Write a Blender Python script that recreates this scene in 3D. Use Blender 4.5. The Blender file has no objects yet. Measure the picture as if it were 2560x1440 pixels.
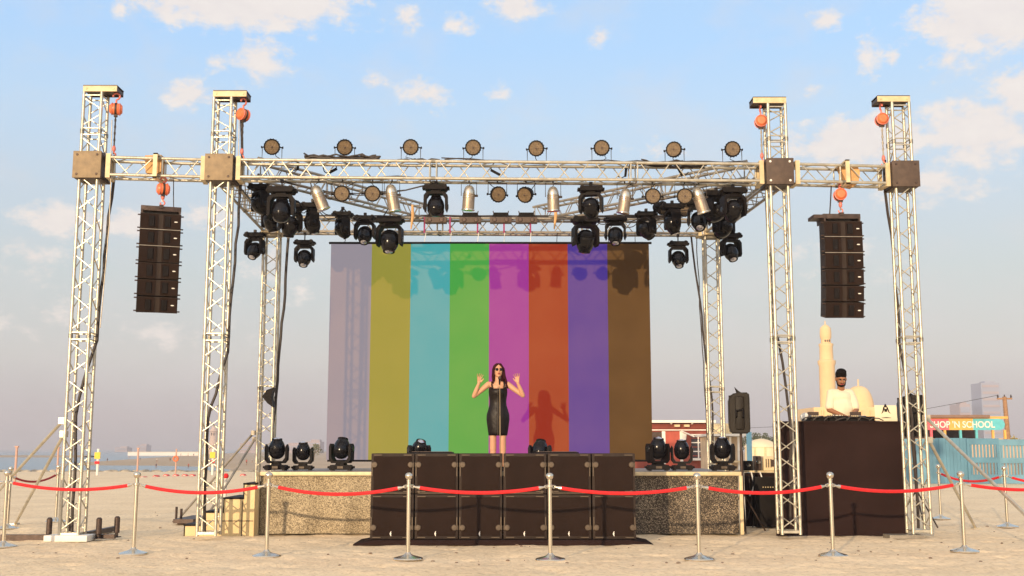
import bpy, bmesh, math, random
from mathutils import Vector, Matrix, noise
R = math.radians
PI = math.pi
rnd = random.Random(7)
SC = bpy.context.scene

# ---------------------------------------------------------------- camera
CAMZ = 1.27; PITCH = R(8.2); ROLL = R(-0.15); FPX = 2800.0
cd = bpy.data.cameras.new('camera'); cam = bpy.data.objects.new('camera', cd)
SC.collection.objects.link(cam); SC.camera = cam
cd.sensor_width = 36.0; cd.lens = 36.0 * FPX / 2560.0
cd.clip_start = 0.1; cd.clip_end = 20000
cam.location = (0, 0, CAMZ); cam.rotation_euler = (R(90) + PITCH, 0, 0)
def ray(px, py):
    x = (px - 1280) / FPX; y = (720 - py) / FPX
    return Vector((x, math.cos(PITCH) - y * math.sin(PITCH), math.sin(PITCH) + y * math.cos(PITCH)))
def P(px, py, Y):            # point of the place that stands at distance Y on the line of sight
    d = ray(px, py); t = Y / d.y
    return Vector((d.x * t, Y, CAMZ + d.z * t))
def G(px, py, Z=0.0):        # point at height Z
    d = ray(px, py); t = (Z - CAMZ) / d.z
    return Vector((d.x * t, d.y * t, Z))
def X(px, Y, Z):             # x of a thing at distance Y, height Z
    dep = Y * math.cos(PITCH) + (Z - CAMZ) * math.sin(PITCH)
    return (px - 1280) / FPX * dep

# ---------------------------------------------------------------- sun and sky
SUN = Vector((0.385, 1.0, -0.160)).normalized()      # direction the light travels
sl = bpy.data.lights.new('sun', 'SUN'); so = bpy.data.objects.new('sun', sl)
SC.collection.objects.link(so)
sl.energy = 3.8; sl.angle = R(0.55); sl.color = (1.0, 0.765, 0.50)
so.rotation_euler = SUN.to_track_quat('-Z', 'Y').to_euler(); so.location = (-10, -20, 12)
W = bpy.data.worlds.new('World'); SC.world = W; W.use_nodes = True
def world():
    nt = W.node_tree; N = nt.nodes; L = nt.links; N.clear()
    out = N.new('ShaderNodeOutputWorld'); bg = N.new('ShaderNodeBackground')
    L.new(bg.outputs[0], out.inputs[0]); bg.inputs[1].default_value = 0.1
    sky = N.new('ShaderNodeTexSky'); sky.sky_type = 'NISHITA'; sky.sun_disc = False
    sky.sun_elevation = math.asin(-SUN.z); sky.sun_rotation = math.atan2(-SUN.x, -SUN.y)
    sky.air_density = 1.0; sky.dust_density = 2.0; sky.ozone_density = 1.0
    def math_(op, a, b=None, clamp=False):
        n = N.new('ShaderNodeMath'); n.operation = op; n.use_clamp = clamp
        for i, v in enumerate((a, b)):
            if v is None: continue
            if isinstance(v, (int, float)): n.inputs[i].default_value = v
            else: L.new(v, n.inputs[i])
        return n.outputs[0]
    def mix(f, a, b):
        n = N.new('ShaderNodeMixRGB')
        for i, v in enumerate((f, a, b)):
            if isinstance(v, (int, float)): n.inputs[i].default_value = v
            elif isinstance(v, tuple): n.inputs[i].default_value = (*v, 1)
            else: L.new(v, n.inputs[i])
        return n.outputs[0]
    tc = N.new('ShaderNodeTexCoord'); nm = N.new('ShaderNodeVectorMath'); nm.operation = 'NORMALIZE'
    L.new(tc.outputs['Generated'], nm.inputs[0])
    sp = N.new('ShaderNodeSeparateXYZ'); L.new(nm.outputs[0], sp.inputs[0])
    el = math_('MULTIPLY', math_('ARCSINE', sp.outputs[2]), 180 / PI)
    az = math_('MULTIPLY', math_('ARCTAN2', sp.outputs[0], sp.outputs[1]), 180 / PI)
    ramp = N.new('ShaderNodeValToRGB'); cr = ramp.color_ramp
    L.new(math_('DIVIDE', el, 60.0, True), ramp.inputs[0])
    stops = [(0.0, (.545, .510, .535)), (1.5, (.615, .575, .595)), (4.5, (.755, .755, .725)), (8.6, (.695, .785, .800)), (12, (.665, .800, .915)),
             (16.7, (.600, .830, 1.08)), (20.3, (.500, .795, 1.17)), (26, (.470, .74, 1.10)), (40, (.66, .74, .86)), (60, (.80, .80, .82))]  # highest stops, out of view, are brightened to add fill on the sand
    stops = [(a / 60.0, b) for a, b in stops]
    cr.elements[0].position = 0; cr.elements[0].color = (*stops[0][1], 1)
    cr.elements[1].position = 1; cr.elements[1].color = (*stops[-1][1], 1)
    for p, c in stops[1:-1]:
        e = cr.elements.new(p); e.color = (*c, 1)
    # left side of the horizon a little greyer and darker than the right
    side = math_('DIVIDE', math_('ADD', az, 26.0), 60.0, True)
    grey = mix(side, (.95, .955, .96), (1.03, 1.01, .99))
    mul = N.new('ShaderNodeMixRGB'); mul.blend_type = 'MULTIPLY'; mul.inputs[0].default_value = 1
    L.new(ramp.outputs[0], mul.inputs[1]); L.new(grey, mul.inputs[2])
    base = mul.outputs[0]
    # clouds: soft banks placed by direction, torn by noise
    cv = N.new('ShaderNodeCombineXYZ'); L.new(az, cv.inputs[0]); L.new(el, cv.inputs[1])
    def fbm(scale, det, rough, off):
        m = N.new('ShaderNodeMapping'); L.new(cv.outputs[0], m.inputs[0]); m.inputs['Location'].default_value = off
        m.inputs['Scale'].default_value = (0.75, 1.15, 1)
        n = N.new('ShaderNodeTexNoise'); n.inputs['Scale'].default_value = scale; n.inputs['Detail'].default_value = det
        n.inputs['Roughness'].default_value = rough; L.new(m.outputs[0], n.inputs['Vector']); return n.outputs[0]
    acc = None
    def dirpix(px, py):
        d = ray(px, py).normalized(); return math.degrees(math.atan2(d.x, d.y)), math.degrees(math.asin(d.z))
    CL = [(590, 5, 300, 66, 1.5), (400, 20, 90, 40, .9), (650, 150, 75, 66, .8), (480, 240, 62, 36, 1.15), (545, 160, 30, 22, .6), (1045, 195, 38, 26, .8), (1065, 240, 62, 36, .8),
          (930, 205, 40, 20, .7), (1245, 230, 40, 20, .6), (1290, 15, 75, 36, 1.1), (1015, 50, 32, 34, .75), (1150, 60, 42, 26, .6),
          (1495, 95, 32, 26, .85), (2480, 40, 180, 80, 1.5), (2068, 52, 38, 26, .85), (2160, 140, 34, 52, .6), (2235, 150, 18, 22, .6),
          (2370, 150, 50, 42, .65), (2150, 355, 180, 60, 1.4), (2440, 330, 150, 90, 1.15), (2545, 240, 70, 70, 1.05), (2330, 460, 120, 50, .7),
          (2370, 270, 60, 40, .6), (140, 552, 85, 42, 1.15), (330, 562, 85, 38, 1.05), (520, 545, 80, 32, .75), (80, 640, 60, 40, .8), (2040, 225, 30, 20, .6),
          (1640, 385, 60, 26, .45), (130, 800, 120, 40, .3), (420, 840, 130, 26, .35), (300, 20, 22, 20, .6), (2090, 660, 90, 60, .35), (700, 690, 70, 60, .35)]
    for (px, py, rx, ry, a) in CL:
        c = dirpix(px, py); k = 180 / PI / FPX
        s1 = N.new('ShaderNodeVectorMath'); s1.operation = 'SUBTRACT'; L.new(cv.outputs[0], s1.inputs[0]); s1.inputs[1].default_value = (c[0], c[1], 0)
        s2 = N.new('ShaderNodeVectorMath'); s2.operation = 'MULTIPLY'; L.new(s1.outputs[0], s2.inputs[0]); s2.inputs[1].default_value = (1 / (rx * k), 1 / (ry * k), 0)
        s3 = N.new('ShaderNodeVectorMath'); s3.operation = 'LENGTH'; L.new(s2.outputs[0], s3.inputs[0])
        v = math_('MULTIPLY', math_('SUBTRACT', 1.25, s3.outputs['Value']), a)
        acc = v if acc is None else math_('MAXIMUM', acc, v)
    n1 = fbm(0.85, 7, .62, (3, 1, 0)); n2 = fbm(0.33, 4, .55, (9, 4, 2))
    den = math_('ADD', math_('MAXIMUM', acc, -0.6), math_('MULTIPLY', math_('SUBTRACT', n1, .5), 3.2))
    cover = N.new('ShaderNodeMapRange'); cover.interpolation_type = 'SMOOTHSTEP'; L.new(den, cover.inputs[0])
    cover.inputs[1].default_value = .0; cover.inputs[2].default_value = .95
    veil = N.new('ShaderNodeMapRange'); veil.interpolation_type = 'SMOOTHSTEP'; L.new(n2, veil.inputs[0])
    veil.inputs[1].default_value = .44; veil.inputs[2].default_value = .72; veil.inputs[4].default_value = .26
    cloudcol = mix(math_('MULTIPLY', math_('ADD', n1, 0.0), 1.0, True), (.90, .82, .80), (1.08, 1.0, .92))
    b1 = mix(veil.outputs[0], base, (.84, .80, .80))
    b2 = mix(math_('MULTIPLY', cover.outputs[0], .95), b1, cloudcol)
    # warm sky glow added around the low sun as unseen fill, behind the viewer
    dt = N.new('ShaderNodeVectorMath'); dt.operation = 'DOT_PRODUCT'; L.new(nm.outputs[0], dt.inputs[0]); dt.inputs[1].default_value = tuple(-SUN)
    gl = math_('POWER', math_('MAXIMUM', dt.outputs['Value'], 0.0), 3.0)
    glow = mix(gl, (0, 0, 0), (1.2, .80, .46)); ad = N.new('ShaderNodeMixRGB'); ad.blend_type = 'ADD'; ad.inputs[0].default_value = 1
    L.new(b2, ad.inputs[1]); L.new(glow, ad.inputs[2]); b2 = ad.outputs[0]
    # Nishita sky carries part of the radiance (already physically bright), the haze and cloud layer the rest
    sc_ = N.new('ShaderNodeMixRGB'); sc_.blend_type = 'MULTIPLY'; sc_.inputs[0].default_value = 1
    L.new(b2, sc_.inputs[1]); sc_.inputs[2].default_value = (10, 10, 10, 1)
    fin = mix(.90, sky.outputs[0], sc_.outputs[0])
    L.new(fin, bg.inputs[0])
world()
try: W.cycles.sampling_method = 'MANUAL'; W.cycles.sample_map_resolution = 512
except Exception: pass
SC.view_settings.view_transform = 'Standard'; SC.view_settings.look = 'None'
SC.view_settings.exposure = 0.0; SC.view_settings.gamma = 1.0
SC.cycles.max_bounces = 5; SC.cycles.diffuse_bounces = 2; SC.cycles.glossy_bounces = 3; SC.cycles.volume_bounces = 0
SC.cycles.transparent_max_bounces = 4; SC.cycles.use_denoising = True

# ---------------------------------------------------------------- materials
MATS = {}
def mat(name, col, rough=.5, metal=0.0, var=.08, vscale=6.0, bump=0.0, bscale=40.0, spec=.5, coat=0.0, col2=None, stretch=(1, 1, 1)):
    if name in MATS: return MATS[name]
    m = bpy.data.materials.new(name); m.use_nodes = True; MATS[name] = m
    nt = m.node_tree; N = nt.nodes; L = nt.links; b = N['Principled BSDF']
    b.inputs['Roughness'].default_value = rough; b.inputs['Metallic'].default_value = metal
    b.inputs['Specular IOR Level'].default_value = spec; b.inputs['Coat Weight'].default_value = coat
    tc = N.new('ShaderNodeTexCoord'); mp = N.new('ShaderNodeMapping'); mp.inputs['Scale'].default_value = stretch
    L.new(tc.outputs['Object'], mp.inputs[0])
    n = N.new('ShaderNodeTexNoise'); n.inputs['Scale'].default_value = vscale; n.inputs['Detail'].default_value = 5
    L.new(mp.outputs[0], n.inputs['Vector'])
    r = N.new('ShaderNodeValToRGB'); L.new(n.outputs[0], r.inputs[0])
    c2 = col2 if col2 else tuple(min(1, c * (1 + var)) for c in col)
    c1 = col if col2 else tuple(c * (1 - var) for c in col)
    r.color_ramp.elements[0].position = .32; r.color_ramp.elements[0].color = (*c1, 1)
    r.color_ramp.elements[1].position = .68; r.color_ramp.elements[1].color = (*c2, 1)
    L.new(r.outputs[0], b.inputs['Base Color'])
    if bump:
        n2 = N.new('ShaderNodeTexNoise'); n2.inputs['Scale'].default_value = bscale; n2.inputs['Detail'].default_value = 4
        L.new(mp.outputs[0], n2.inputs['Vector'])
        bm_ = N.new('ShaderNodeBump'); bm_.inputs['Strength'].default_value = bump; bm_.inputs['Distance'].default_value = .02
        L.new(n2.outputs[0], bm_.inputs['Height']); L.new(bm_.outputs[0], b.inputs['Normal'])
    return m
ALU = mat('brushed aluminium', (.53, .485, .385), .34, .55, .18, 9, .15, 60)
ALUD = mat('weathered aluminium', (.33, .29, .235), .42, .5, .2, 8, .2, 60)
CHROME = mat('polished chrome', (.70, .64, .53), .2, .92, .03, 2)
BLK = mat('black cast housing', (.0095, .0070, .0065), .6, 0, .25, 12, .12, 90, .14)
BLKG = mat('glossy black shell', (.006, .0055, .007), .18, 0, .15, 6, spec=.25, coat=.12)
BLKC = mat('black stage cloth', (.026, .0135, .0115), .95, 0, .16, 1.8, .35, 220, .10)
SUBM = mat('black speaker grille', (.023, .0125, .0088), .85, 0, .15, 3, .5, 260, .15)
SUBT = mat('dark textured cabinet paint', (.029, .0175, .012), .6, 0, .18, 9, .3, 200, .25)
LUG = mat('bronze grey handle plate', (.095, .066, .042), .55, .2, .2, 20)
LENS = mat('tan led lens array', (.155, .104, .055), .40, 0, .30, 30, .3, 200, .4)
GLASS = mat('pale front lens', (.62, .62, .70), .06, .85, .05, 8, coat=.8)
GREYP = mat('rusty beige block plate', (.315, .225, .125), .62, .1, .0, 9, .25, 60, col2=(.215, .155, .09))
BRNP = mat('dark brown block plate', (.085, .055, .038), .6, .1, .22, 10, .2, 80)
CREAM = mat('cream painted steel', (.66, .52, .30), .5, .05, .14, 12, .1, 60)
ORANGE = mat('orange hoist enamel', (.80, .19, .07), .38, 0, .12, 14)
HOOKR = mat('red hook paint', (.72, .20, .15), .45, .1, .1, 20)
ROPE = mat('red velvet rope', (.78, .014, .018), .7, 0, .16, 24, .4, 150)
ROPED = mat('dark red velvet rope', (.40, .025, .02), .75, 0, .16, 24, .4, 150)
WHITE = mat('white paint', (.80, .76, .68), .5, 0, .06, 6)
CABLE = mat('black rubber cable', (.035, .024, .018), .6, 0, .2, 10)
BAG = mat('tan canvas bag', (.66, .38, .16), .85, 0, .15, 12, .4, 120)
STEELD = mat('dark steel', (.07, .045, .035), .5, .4, .25, 14, .2, 60)

# ---------------------------------------------------------------- builders
def link(o): SC.collection.objects.link(o); return o
def tag(o, label=None, cat=None, group=None, kind=None):
    if label: o['label'] = label
    if cat: o['category'] = cat
    if group: o['group'] = group
    if kind: o['kind'] = kind
    return o
def thing(name, label, cat, loc, group=None):
    o = bpy.data.objects.new(name, None); link(o); o.location = loc; o.empty_display_size = .1
    return tag(o, label, cat, group)
def root_of(o):
    while o.parent: o = o.parent
    return o
def obj(name, bm, m, parent=None, loc=None, smooth=None, label=None):
    """link a bmesh drawn in world coordinates as one mesh object"""
    bmesh.ops.recalc_face_normals(bm, faces=bm.faces) if smooth != 'keep' else None
    me = bpy.data.meshes.new(name)
    org = root_of(parent).location if parent is not None else Vector(loc) if loc is not None else Vector((0, 0, 0))
    bmesh.ops.translate(bm, verts=bm.verts, vec=-Vector(org))
    bm.to_mesh(me); bm.free()
    for mm in (m if isinstance(m, (list, tuple)) else [m]): me.materials.append(mm)
    if smooth in (None, True, 'keep'):
        me.polygons.foreach_set('use_smooth', [True] * len(me.polygons))
        try: me.set_sharp_from_angle(angle=R(38))
        except Exception: pass
    o = bpy.data.objects.new(name, me); link(o)
    if parent is not None: o.parent = parent
    elif loc is not None: o.location = loc
    if label: o['label'] = label
    return o
def B(): return bmesh.new()
I4 = Matrix.Identity(4)
def box(bm, c, s, M=I4, bev=0.0, mi=0, top=1.0):
    """box centred at c; top scales the upper face"""
    hx, hy, hz = s[0] / 2, s[1] / 2, s[2] / 2
    vs = []
    for z in (-1, 1):
        k = top if z > 0 else 1
        for x, y in ((-1, -1), (1, -1), (1, 1), (-1, 1)):
            vs.append(bm.verts.new(M @ Vector((c[0] + x * hx * k, c[1] + y * hy * k, c[2] + z * hz))))
    F = [(0, 3, 2, 1), (4, 5, 6, 7), (0, 1, 5, 4), (1, 2, 6, 5), (2, 3, 7, 6), (3, 0, 4, 7)]
    fs = [bm.faces.new([vs[i] for i in f]) for f in F]
    for f in fs: f.material_index = mi
    if bev > 0:
        es = list({e for f in fs for e in f.edges})
        r = bmesh.ops.bevel(bm, geom=es, offset=bev, segments=2, profile=.6, affect='EDGES')
        for f in r['faces']: f.material_index = mi
def tube(bm, pts, r, seg=8, M=I4, caps=True, mi=0):
    pts = [Vector(p) for p in pts]; n = len(pts)
    rad = r if isinstance(r, (list, tuple)) else [r] * n
    rings = []; up = None
    for i, p in enumerate(pts):
        t = (pts[min(i + 1, n - 1)] - pts[max(i - 1, 0)])
        if t.length < 1e-9: t = Vector((0, 0, 1))
        t.normalize()
        if up is None:
            up = Vector((0, 0, 1)) if abs(t.z) < .9 else Vector((0, 1, 0))
            up = (up - t * up.dot(t)).normalized()
        else:
            up = up - t * up.dot(t)
            up = up.normalized() if up.length > 1e-6 else t.orthogonal().normalized()
        s = t.cross(up)
        rings.append([bm.verts.new(M @ (p + (up * math.cos(a) + s * math.sin(a)) * rad[i])) for a in (2 * PI * k / seg for k in range(seg))])
    for a, b in zip(rings, rings[1:]):
        for k in range(seg):
            f = bm.faces.new((a[k], a[(k + 1) % seg], b[(k + 1) % seg], b[k])); f.material_index = mi
    if caps:
        for rg in (rings[0], rings[-1]):
            f = bm.faces.new(rg); f.material_index = mi
def lathe(bm, prof, seg=24, M=I4, mi=0, close=False):
    """profile [(radius, z)] turned round z"""
    rings = []
    for r, z in prof:
        if r < 1e-5: rings.append([bm.verts.new(M @ Vector((0, 0, z)))])
        else: rings.append([bm.verts.new(M @ Vector((r * math.cos(2 * PI * k / seg), r * math.sin(2 * PI * k / seg), z))) for k in range(seg)])
    for a, b in zip(rings, rings[1:]):
        for k in range(seg):
            k2 = (k + 1) % seg
            q = [a[k % len(a)], a[k2 % len(a)], b[k2 % len(b)], b[k % len(b)]]
            q = list(dict.fromkeys(q))
            if len(q) >= 3:
                f = bm.faces.new(q); f.material_index = mi
    for rg in (rings[0], rings[-1]):
        if len(rg) > 2:
            f = bm.faces.new(rg); f.material_index = mi
def ell(bm, c, r, M=I4, u=16, v=10, rot=None):
    T = M @ Matrix.Translation(c) @ (rot.to_4x4() if rot else I4) @ Matrix.Diagonal((r[0], r[1], r[2], 1))
    bmesh.ops.create_uvsphere(bm, u_segments=u, v_segments=v, radius=1, matrix=T)
def prism(bm, poly, axis, a0, a1, M=I4, mi=0):
    """polygon in the plane normal to axis ('x','y','z'), extruded a0..a1"""
    def v(p, a):
        return {'x': Vector((a, p[0], p[1])), 'y': Vector((p[0], a, p[1])), 'z': Vector((p[0], p[1], a))}[axis]
    A = [bm.verts.new(M @ v(p, a0)) for p in poly]; Bv = [bm.verts.new(M @ v(p, a1)) for p in poly]
    n = len(poly); fs = [bm.faces.new(A[::-1]), bm.faces.new(Bv)]
    for i in range(n): fs.append(bm.faces.new((A[i], A[(i + 1) % n], Bv[(i + 1) % n], Bv[i])))
    for f in fs: f.material_index = mi
def RX(a): return Matrix.Rotation(a, 4, 'X')
def RY(a): return Matrix.Rotation(a, 4, 'Y')
def RZ(a): return Matrix.Rotation(a, 4, 'Z')
def T(v): return Matrix.Translation(v)

# box truss between two points: four chords and W lacing on every face
def truss(bm, p0, p1, w=.26, bay=.56, rc=.0238, rl=.0090, joints=(), seg=10, hint=None, phase=0):
    p0 = Vector(p0); p1 = Vector(p1); d = p1 - p0; Ln = d.length; d.normalize()
    up = Vector(hint) if hint else (Vector((0, 0, 1)) if abs(d.z) < .9 else Vector((0, 1, 0)))
    up = (up - d * up.dot(d)).normalized(); s = d.cross(up)
    h = w / 2
    cs = [up * h + s * h, up * h - s * h, -up * h - s * h, -up * h + s * h]
    for c in cs: tube(bm, [p0 + c, p1 + c], rc, seg)
    stops = [0] + [j for j in joints] + [Ln]
    for a, b in zip(stops, stops[1:]):
        a2, b2 = a + .05, b - .05; n = max(2, int(round((b2 - a2) / (bay / 2)))); st = (b2 - a2) / n
        for fi in range(4):
            c0, c1 = cs[fi], cs[(fi + 1) % 4]
            for k in range(n):
                q0, q1 = (c0, c1) if (k + phase) % 2 else (c1, c0)
                tube(bm, [p0 + d * (a2 + k * st + .042) + q0, p0 + d * (a2 + (k + 1) * st - .042) + q1], rl, 6, caps=False)
            for e in (a2, b2): tube(bm, [p0 + d * e + c0, p0 + d * e + c1], rl * 1.25, 6, caps=False)
        for c in cs:
            for e in (a, b):
                if 0 < e < Ln: tube(bm, [p0 + d * (e - .03) + c, p0 + d * (e + .03) + c], rc * 1.25, seg)

# ---------------------------------------------------------------- the setting: sand, sea
def graded(a, b, fine, lo, hi, grow=1.16):
    xs = []; x = a
    while x <= b: xs.append(x); x += fine
    s = fine; v = xs[-1]
    while v < hi: s *= grow; v = min(hi, v + s); xs.append(v)
    s = fine; v = xs[0]; L_ = []
    while v > lo: s *= grow; v = max(lo, v - s); L_.append(v)
    return L_[::-1] + xs
def sand_h(x, y):
    z = 0.0
    if y > 55: z -= 2.5 * min(1, (y - 55) / 141)
    if 4 < y < 60:
        f = 1 if y < 24 else max(0, (60 - y) / 36)
        v = Vector((x, y, 0))
        n3 = noise.noise(v * 5.2 + Vector((2, 9, 0)))
        z += f * (.016 * noise.noise(v * .9) + .020 * noise.noise(v * 2.6 + Vector((5, 0, 0))) - .05 * max(0, n3 - .22) + .008 * noise.noise(v * 9))
    return z
def make_ground():
    xs = graded(-8.4, 8.4, .07, -1500, 1500, 1.22); ys = graded(12.4, 18.2, .055, -30, 232, 1.10)
    bm = B(); grid = [[bm.verts.new((x, y, sand_h(x, y))) for x in xs] for y in ys]
    for a, b in zip(grid, grid[1:]):
        for i in range(len(xs) - 1): bm.faces.new((a[i], a[i + 1], b[i + 1], b[i]))
    m = mat('beach sand', (.84, .645, .415), .95, 0, 0, .7, .55, 26, .1, col2=(.95, .745, .49))
    nt = m.node_tree; b = nt.nodes['Principled BSDF']
    # grains and pebbles: specks of darker shell grit
    vo = nt.nodes.new('ShaderNodeTexNoise'); vo.inputs['Scale'].default_value = 14; vo.inputs['Detail'].default_value = 8
    tc = [n for n in nt.nodes if n.type == 'TEX_COORD'][0]; nt.links.new(tc.outputs['Object'], vo.inputs['Vector'])
    rp = nt.nodes.new('ShaderNodeValToRGB'); nt.links.new(vo.outputs[0], rp.inputs[0])
    rp.color_ramp.elements[0].position = .33; rp.color_ramp.elements[0].color = (.72, .70, .68, 1)
    rp.color_ramp.elements[1].position = .50; rp.color_ramp.elements[1].color = (1, 1, 1, 1)
    mx = nt.nodes.new('ShaderNodeMixRGB'); mx.blend_type = 'MULTIPLY'; mx.inputs[0].default_value = .8
    cr = [n for n in nt.nodes if n.type == 'VALTORGB'][0]
    nt.links.new(cr.outputs[0], mx.inputs[1]); nt.links.new(rp.outputs[0], mx.inputs[2]); nt.links.new(mx.outputs[0], b.inputs['Base Color'])
    o = obj('sand', bm, m); tag(o, kind='structure')
make_ground()
def make_sea():
    bm = B(); z = -2.0
    vs = [bm.verts.new(v) for v in ((-9000, 150, z), (9000, 150, z), (9000, 12000, z), (-9000, 12000, z))]; bm.faces.new(vs)
    m = mat('sea water', (.09, .20, .27), .22, 0, .25, .08, .55, .9, .4, stretch=(1, .35, 1))
    tag(obj('sea', bm, m, smooth=False), kind='structure')
    # far shore beyond the inlet
    fs = mat('far shore sand', (.50, .375, .25), .95, 0, .08, .02, .2, .3, .1)
    bm = B(); zf = -1.72
    a = [G(165, 1159, zf), G(420, 1160, zf), G(560, 1163, zf), G(640, 1172, zf), G(900, 1176, zf), G(2700, 1176, zf), Vector((900, 2600, zf)), Vector((-330, 1500, zf)), Vector((-190, 700, zf))]
    top_ = [bm.verts.new(v) for v in a]; bm.faces.new(top_)
    low = [bm.verts.new((v.x - 3, v.y - 7, -2.25)) for v in a[:6]]
    for q in range(5): bm.faces.new((low[q], low[q + 1], top_[q + 1], top_[q]))
    e_ = bm.verts.new((a[-1].x - 8, a[-1].y, -2.25)); bm.faces.new((e_, low[0], top_[0], top_[-1]))
    tag(obj('far_shore', bm, fs, smooth='keep'), kind='structure')
    bm = B(); box(bm, (0, 0, 0), (1, 1, 1)); 
    p0 = G(-400, 1141, -1.8); p1 = G(225, 1142, -1.8)
    bm.free(); bm = B(); n = 40; T0 = []; T1 = []; T2 = []
    for i in range(n + 1):
        t = i / n; c = p0.lerp(p1, t); w = 14 + 10 * noise.noise(Vector((t * 9, 0, 0)))
        T0.append(bm.verts.new((c.x, c.y - w, -2.05))); T1.append(bm.verts.new((c.x, c.y, -1.2 + .3 * noise.noise(Vector((t * 30, 3, 0))))))
        T2.append(bm.verts.new((c.x, c.y + w, -2.05)))
    for i in range(n):
        bm.faces.new((T0[i], T0[i + 1], T1[i + 1], T1[i])); bm.faces.new((T1[i], T1[i + 1], T2[i + 1], T2[i]))
    tag(obj('sand_spit', bm, fs), kind='structure')
    # rubble along the near water line
    bm = B(); r2 = random.Random(3)
    for i in range(150):
        px = -60 + i * 6.2 + r2.uniform(-3, 3); y = 168 + r2.uniform(-1.2, 1.2); x = X(px, y, -2)
        s = r2.uniform(.3, .75)
        if noise.noise(Vector((px * .06, 1, 0))) < -.08: continue
        ell(bm, (x, y, -2.05 + s * .1), (s * 1.1, s * .7, s * .45), u=7, v=5)
    st = mat('shore stones', (.13, .12, .10), .9, 0, 0, .6, col2=(.62, .52, .38))
    tag(obj('shore_stones', bm, st), 'broken line of dark and pale stones along the near edge of the water', 'stones', kind='stuff')
make_sea()

# ---------------------------------------------------------------- rig: towers and beams
ZB = 5.38
TW = [(-6.19, 16.10), (-4.31, 16.25), (4.00, 16.50), (5.93, 16.65)]
RT = [(-4.44, 20.40), (3.72, 20.60)]
TOP = [6.50, 6.47, 6.45, 6.52]
def pxm(Y, Z=3): return FPX / (Y * math.cos(PITCH) + (Z - CAMZ) * math.sin(PITCH))
def block(root, x, y, m, bolts):
    bm = B(); hs = .205
    bm.free()
    for sy in (-1, 1):
        bm = B(); box(bm, (x, y + sy * .212, ZB), (.41, .022, .40), bev=.004); obj('block_plate', bm, m, root)
    bm = B()
    for sx in (-1, 1): box(bm, (x + sx * .196, y, ZB), (.016, .398, .38))
    box(bm, (x, y, ZB - .195), (.372, .39, .014)); 
    for sx in (-1, 1):
        for sy in (-1, 1): tube(bm, [(x + sx * .165, y + sy * .165, ZB - .19), (x + sx * .165, y + sy * .165, ZB + .19)], .012, 8)
    obj('sleeve_frame', bm, STEELD, root)
    for sx in (-1, 1):
        for sz in (-1, 1): bm = B(); lathe(bm, [(0, .012), (.016, .010), (.019, 0)], 10, T((x + sx * .145, y - .223, ZB + sz * .145)) @ RX(R(90))); obj('bolt', bm, WHITE if bolts else STEELD, root)
labT = ['leftmost tall silver truss tower with beige block and head beam', 'second tall silver truss tower from the left, with beige block', 'tall silver truss tower with the bolted brown block', 'rightmost tall silver truss tower with plain brown block']
for i, (x, y) in enumerate(TW):
    r = thing('truss_tower', labT[i], 'truss tower', (x, y, 0), 'tall towers of the stage rig')
    zt = TOP[i]; bm = B(); truss(bm, (x, y, .06), (x, y, zt), joints=(2.82, 5.84), phase=i % 2); obj('mast', bm, ALU, r)
    sg = 1 if i < 2 else -1
    bm = B(); box(bm, (x + sg * .105, y + .0, zt + .045), (.49, .25, .05)); box(bm, (x + sg * .105, y, zt + .094), (.50, .30, .012)); box(bm, (x + sg * .105, y + .14, zt + .045), (.49, .016, .085)); obj('head_frame', bm, STEELD, r)  # dark steel behind the front plate stands in for underside shade
    bm = B(); box(bm, (x + sg * .105, y - .142, zt + .045), (.50, .018, .085), bev=.003)
    for q in (-.2, .2): lathe(bm, [(0, .01), (.014, .008), (.016, 0)], 8, T((x + sg * .105 + q, y - .151, zt + .045)) @ RX(R(90)))
    obj('head_beam', bm, CREAM, r)
    bm = B(); box(bm, (x, y, .10), (.26, .30, .03)); box(bm, (x, y - .13, .10), (.24, .03, .035)); obj('foot_frame', bm, ALU, r)
    block(r, x, y, GREYP if i < 2 else BRNP, i == 2)
    if i == 0:
        bm = B(); box(bm, (x, y - .08, .045), (.60, .34, .085), bev=.006); obj('base_plate', bm, WHITE, r)
        bm = B(); box(bm, (x - .62, y - .1, .05), (.66, .08, .085)); box(bm, (x + .42, y + .1, .05), (.3, .07, .06)); box(bm, (x, y + .95, .05), (.08, 1.6, .07)); obj('outrigger', bm, STEELD, r)
        for (jx, jy) in ((x - .33, y + .0), (x - .05 - .1, y + .25), (x + .37, y), (x + .52, y + .3)):
            bm = B(); tube(bm, [(jx, jy, .02), (jx, jy, .08), (jx, jy, .09), (jx, jy, .30), (jx, jy, .32)], [.022, .022, .040, .040, .02], 12); box(bm, (jx, jy, .03), (.10, .10, .012)); obj('screw_jack', bm, STEELD, r)
        ends = [(P(157, 1052, y + .15), G(-70, 1300)), (P(160, 1085, y + .15), G(37, 1312))]
    elif i == 3:
        ends = [(P(2316, 1045, y), G(2690, 1410)), (P(2322, 1100, y), G(2440, 1322))]
        bm = B(); box(bm, (x - .28, y - .15, .03), (.5, .3, .05)); obj('base_plate', bm, ALUD, r)
    else: ends = []
    for (a, b) in ends:
        bm = B(); tube(bm, [a, b], .024, 8); box(bm, a, (.09, .09, .09)); box(bm, b, (.12, .12, .06)); obj('brace_pole', bm, ALU, r)
labR = ['shorter rear truss tower at the left behind the stage, left of the striped screen',
        'shorter rear truss tower at the right behind the stage, right of the striped screen']
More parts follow.
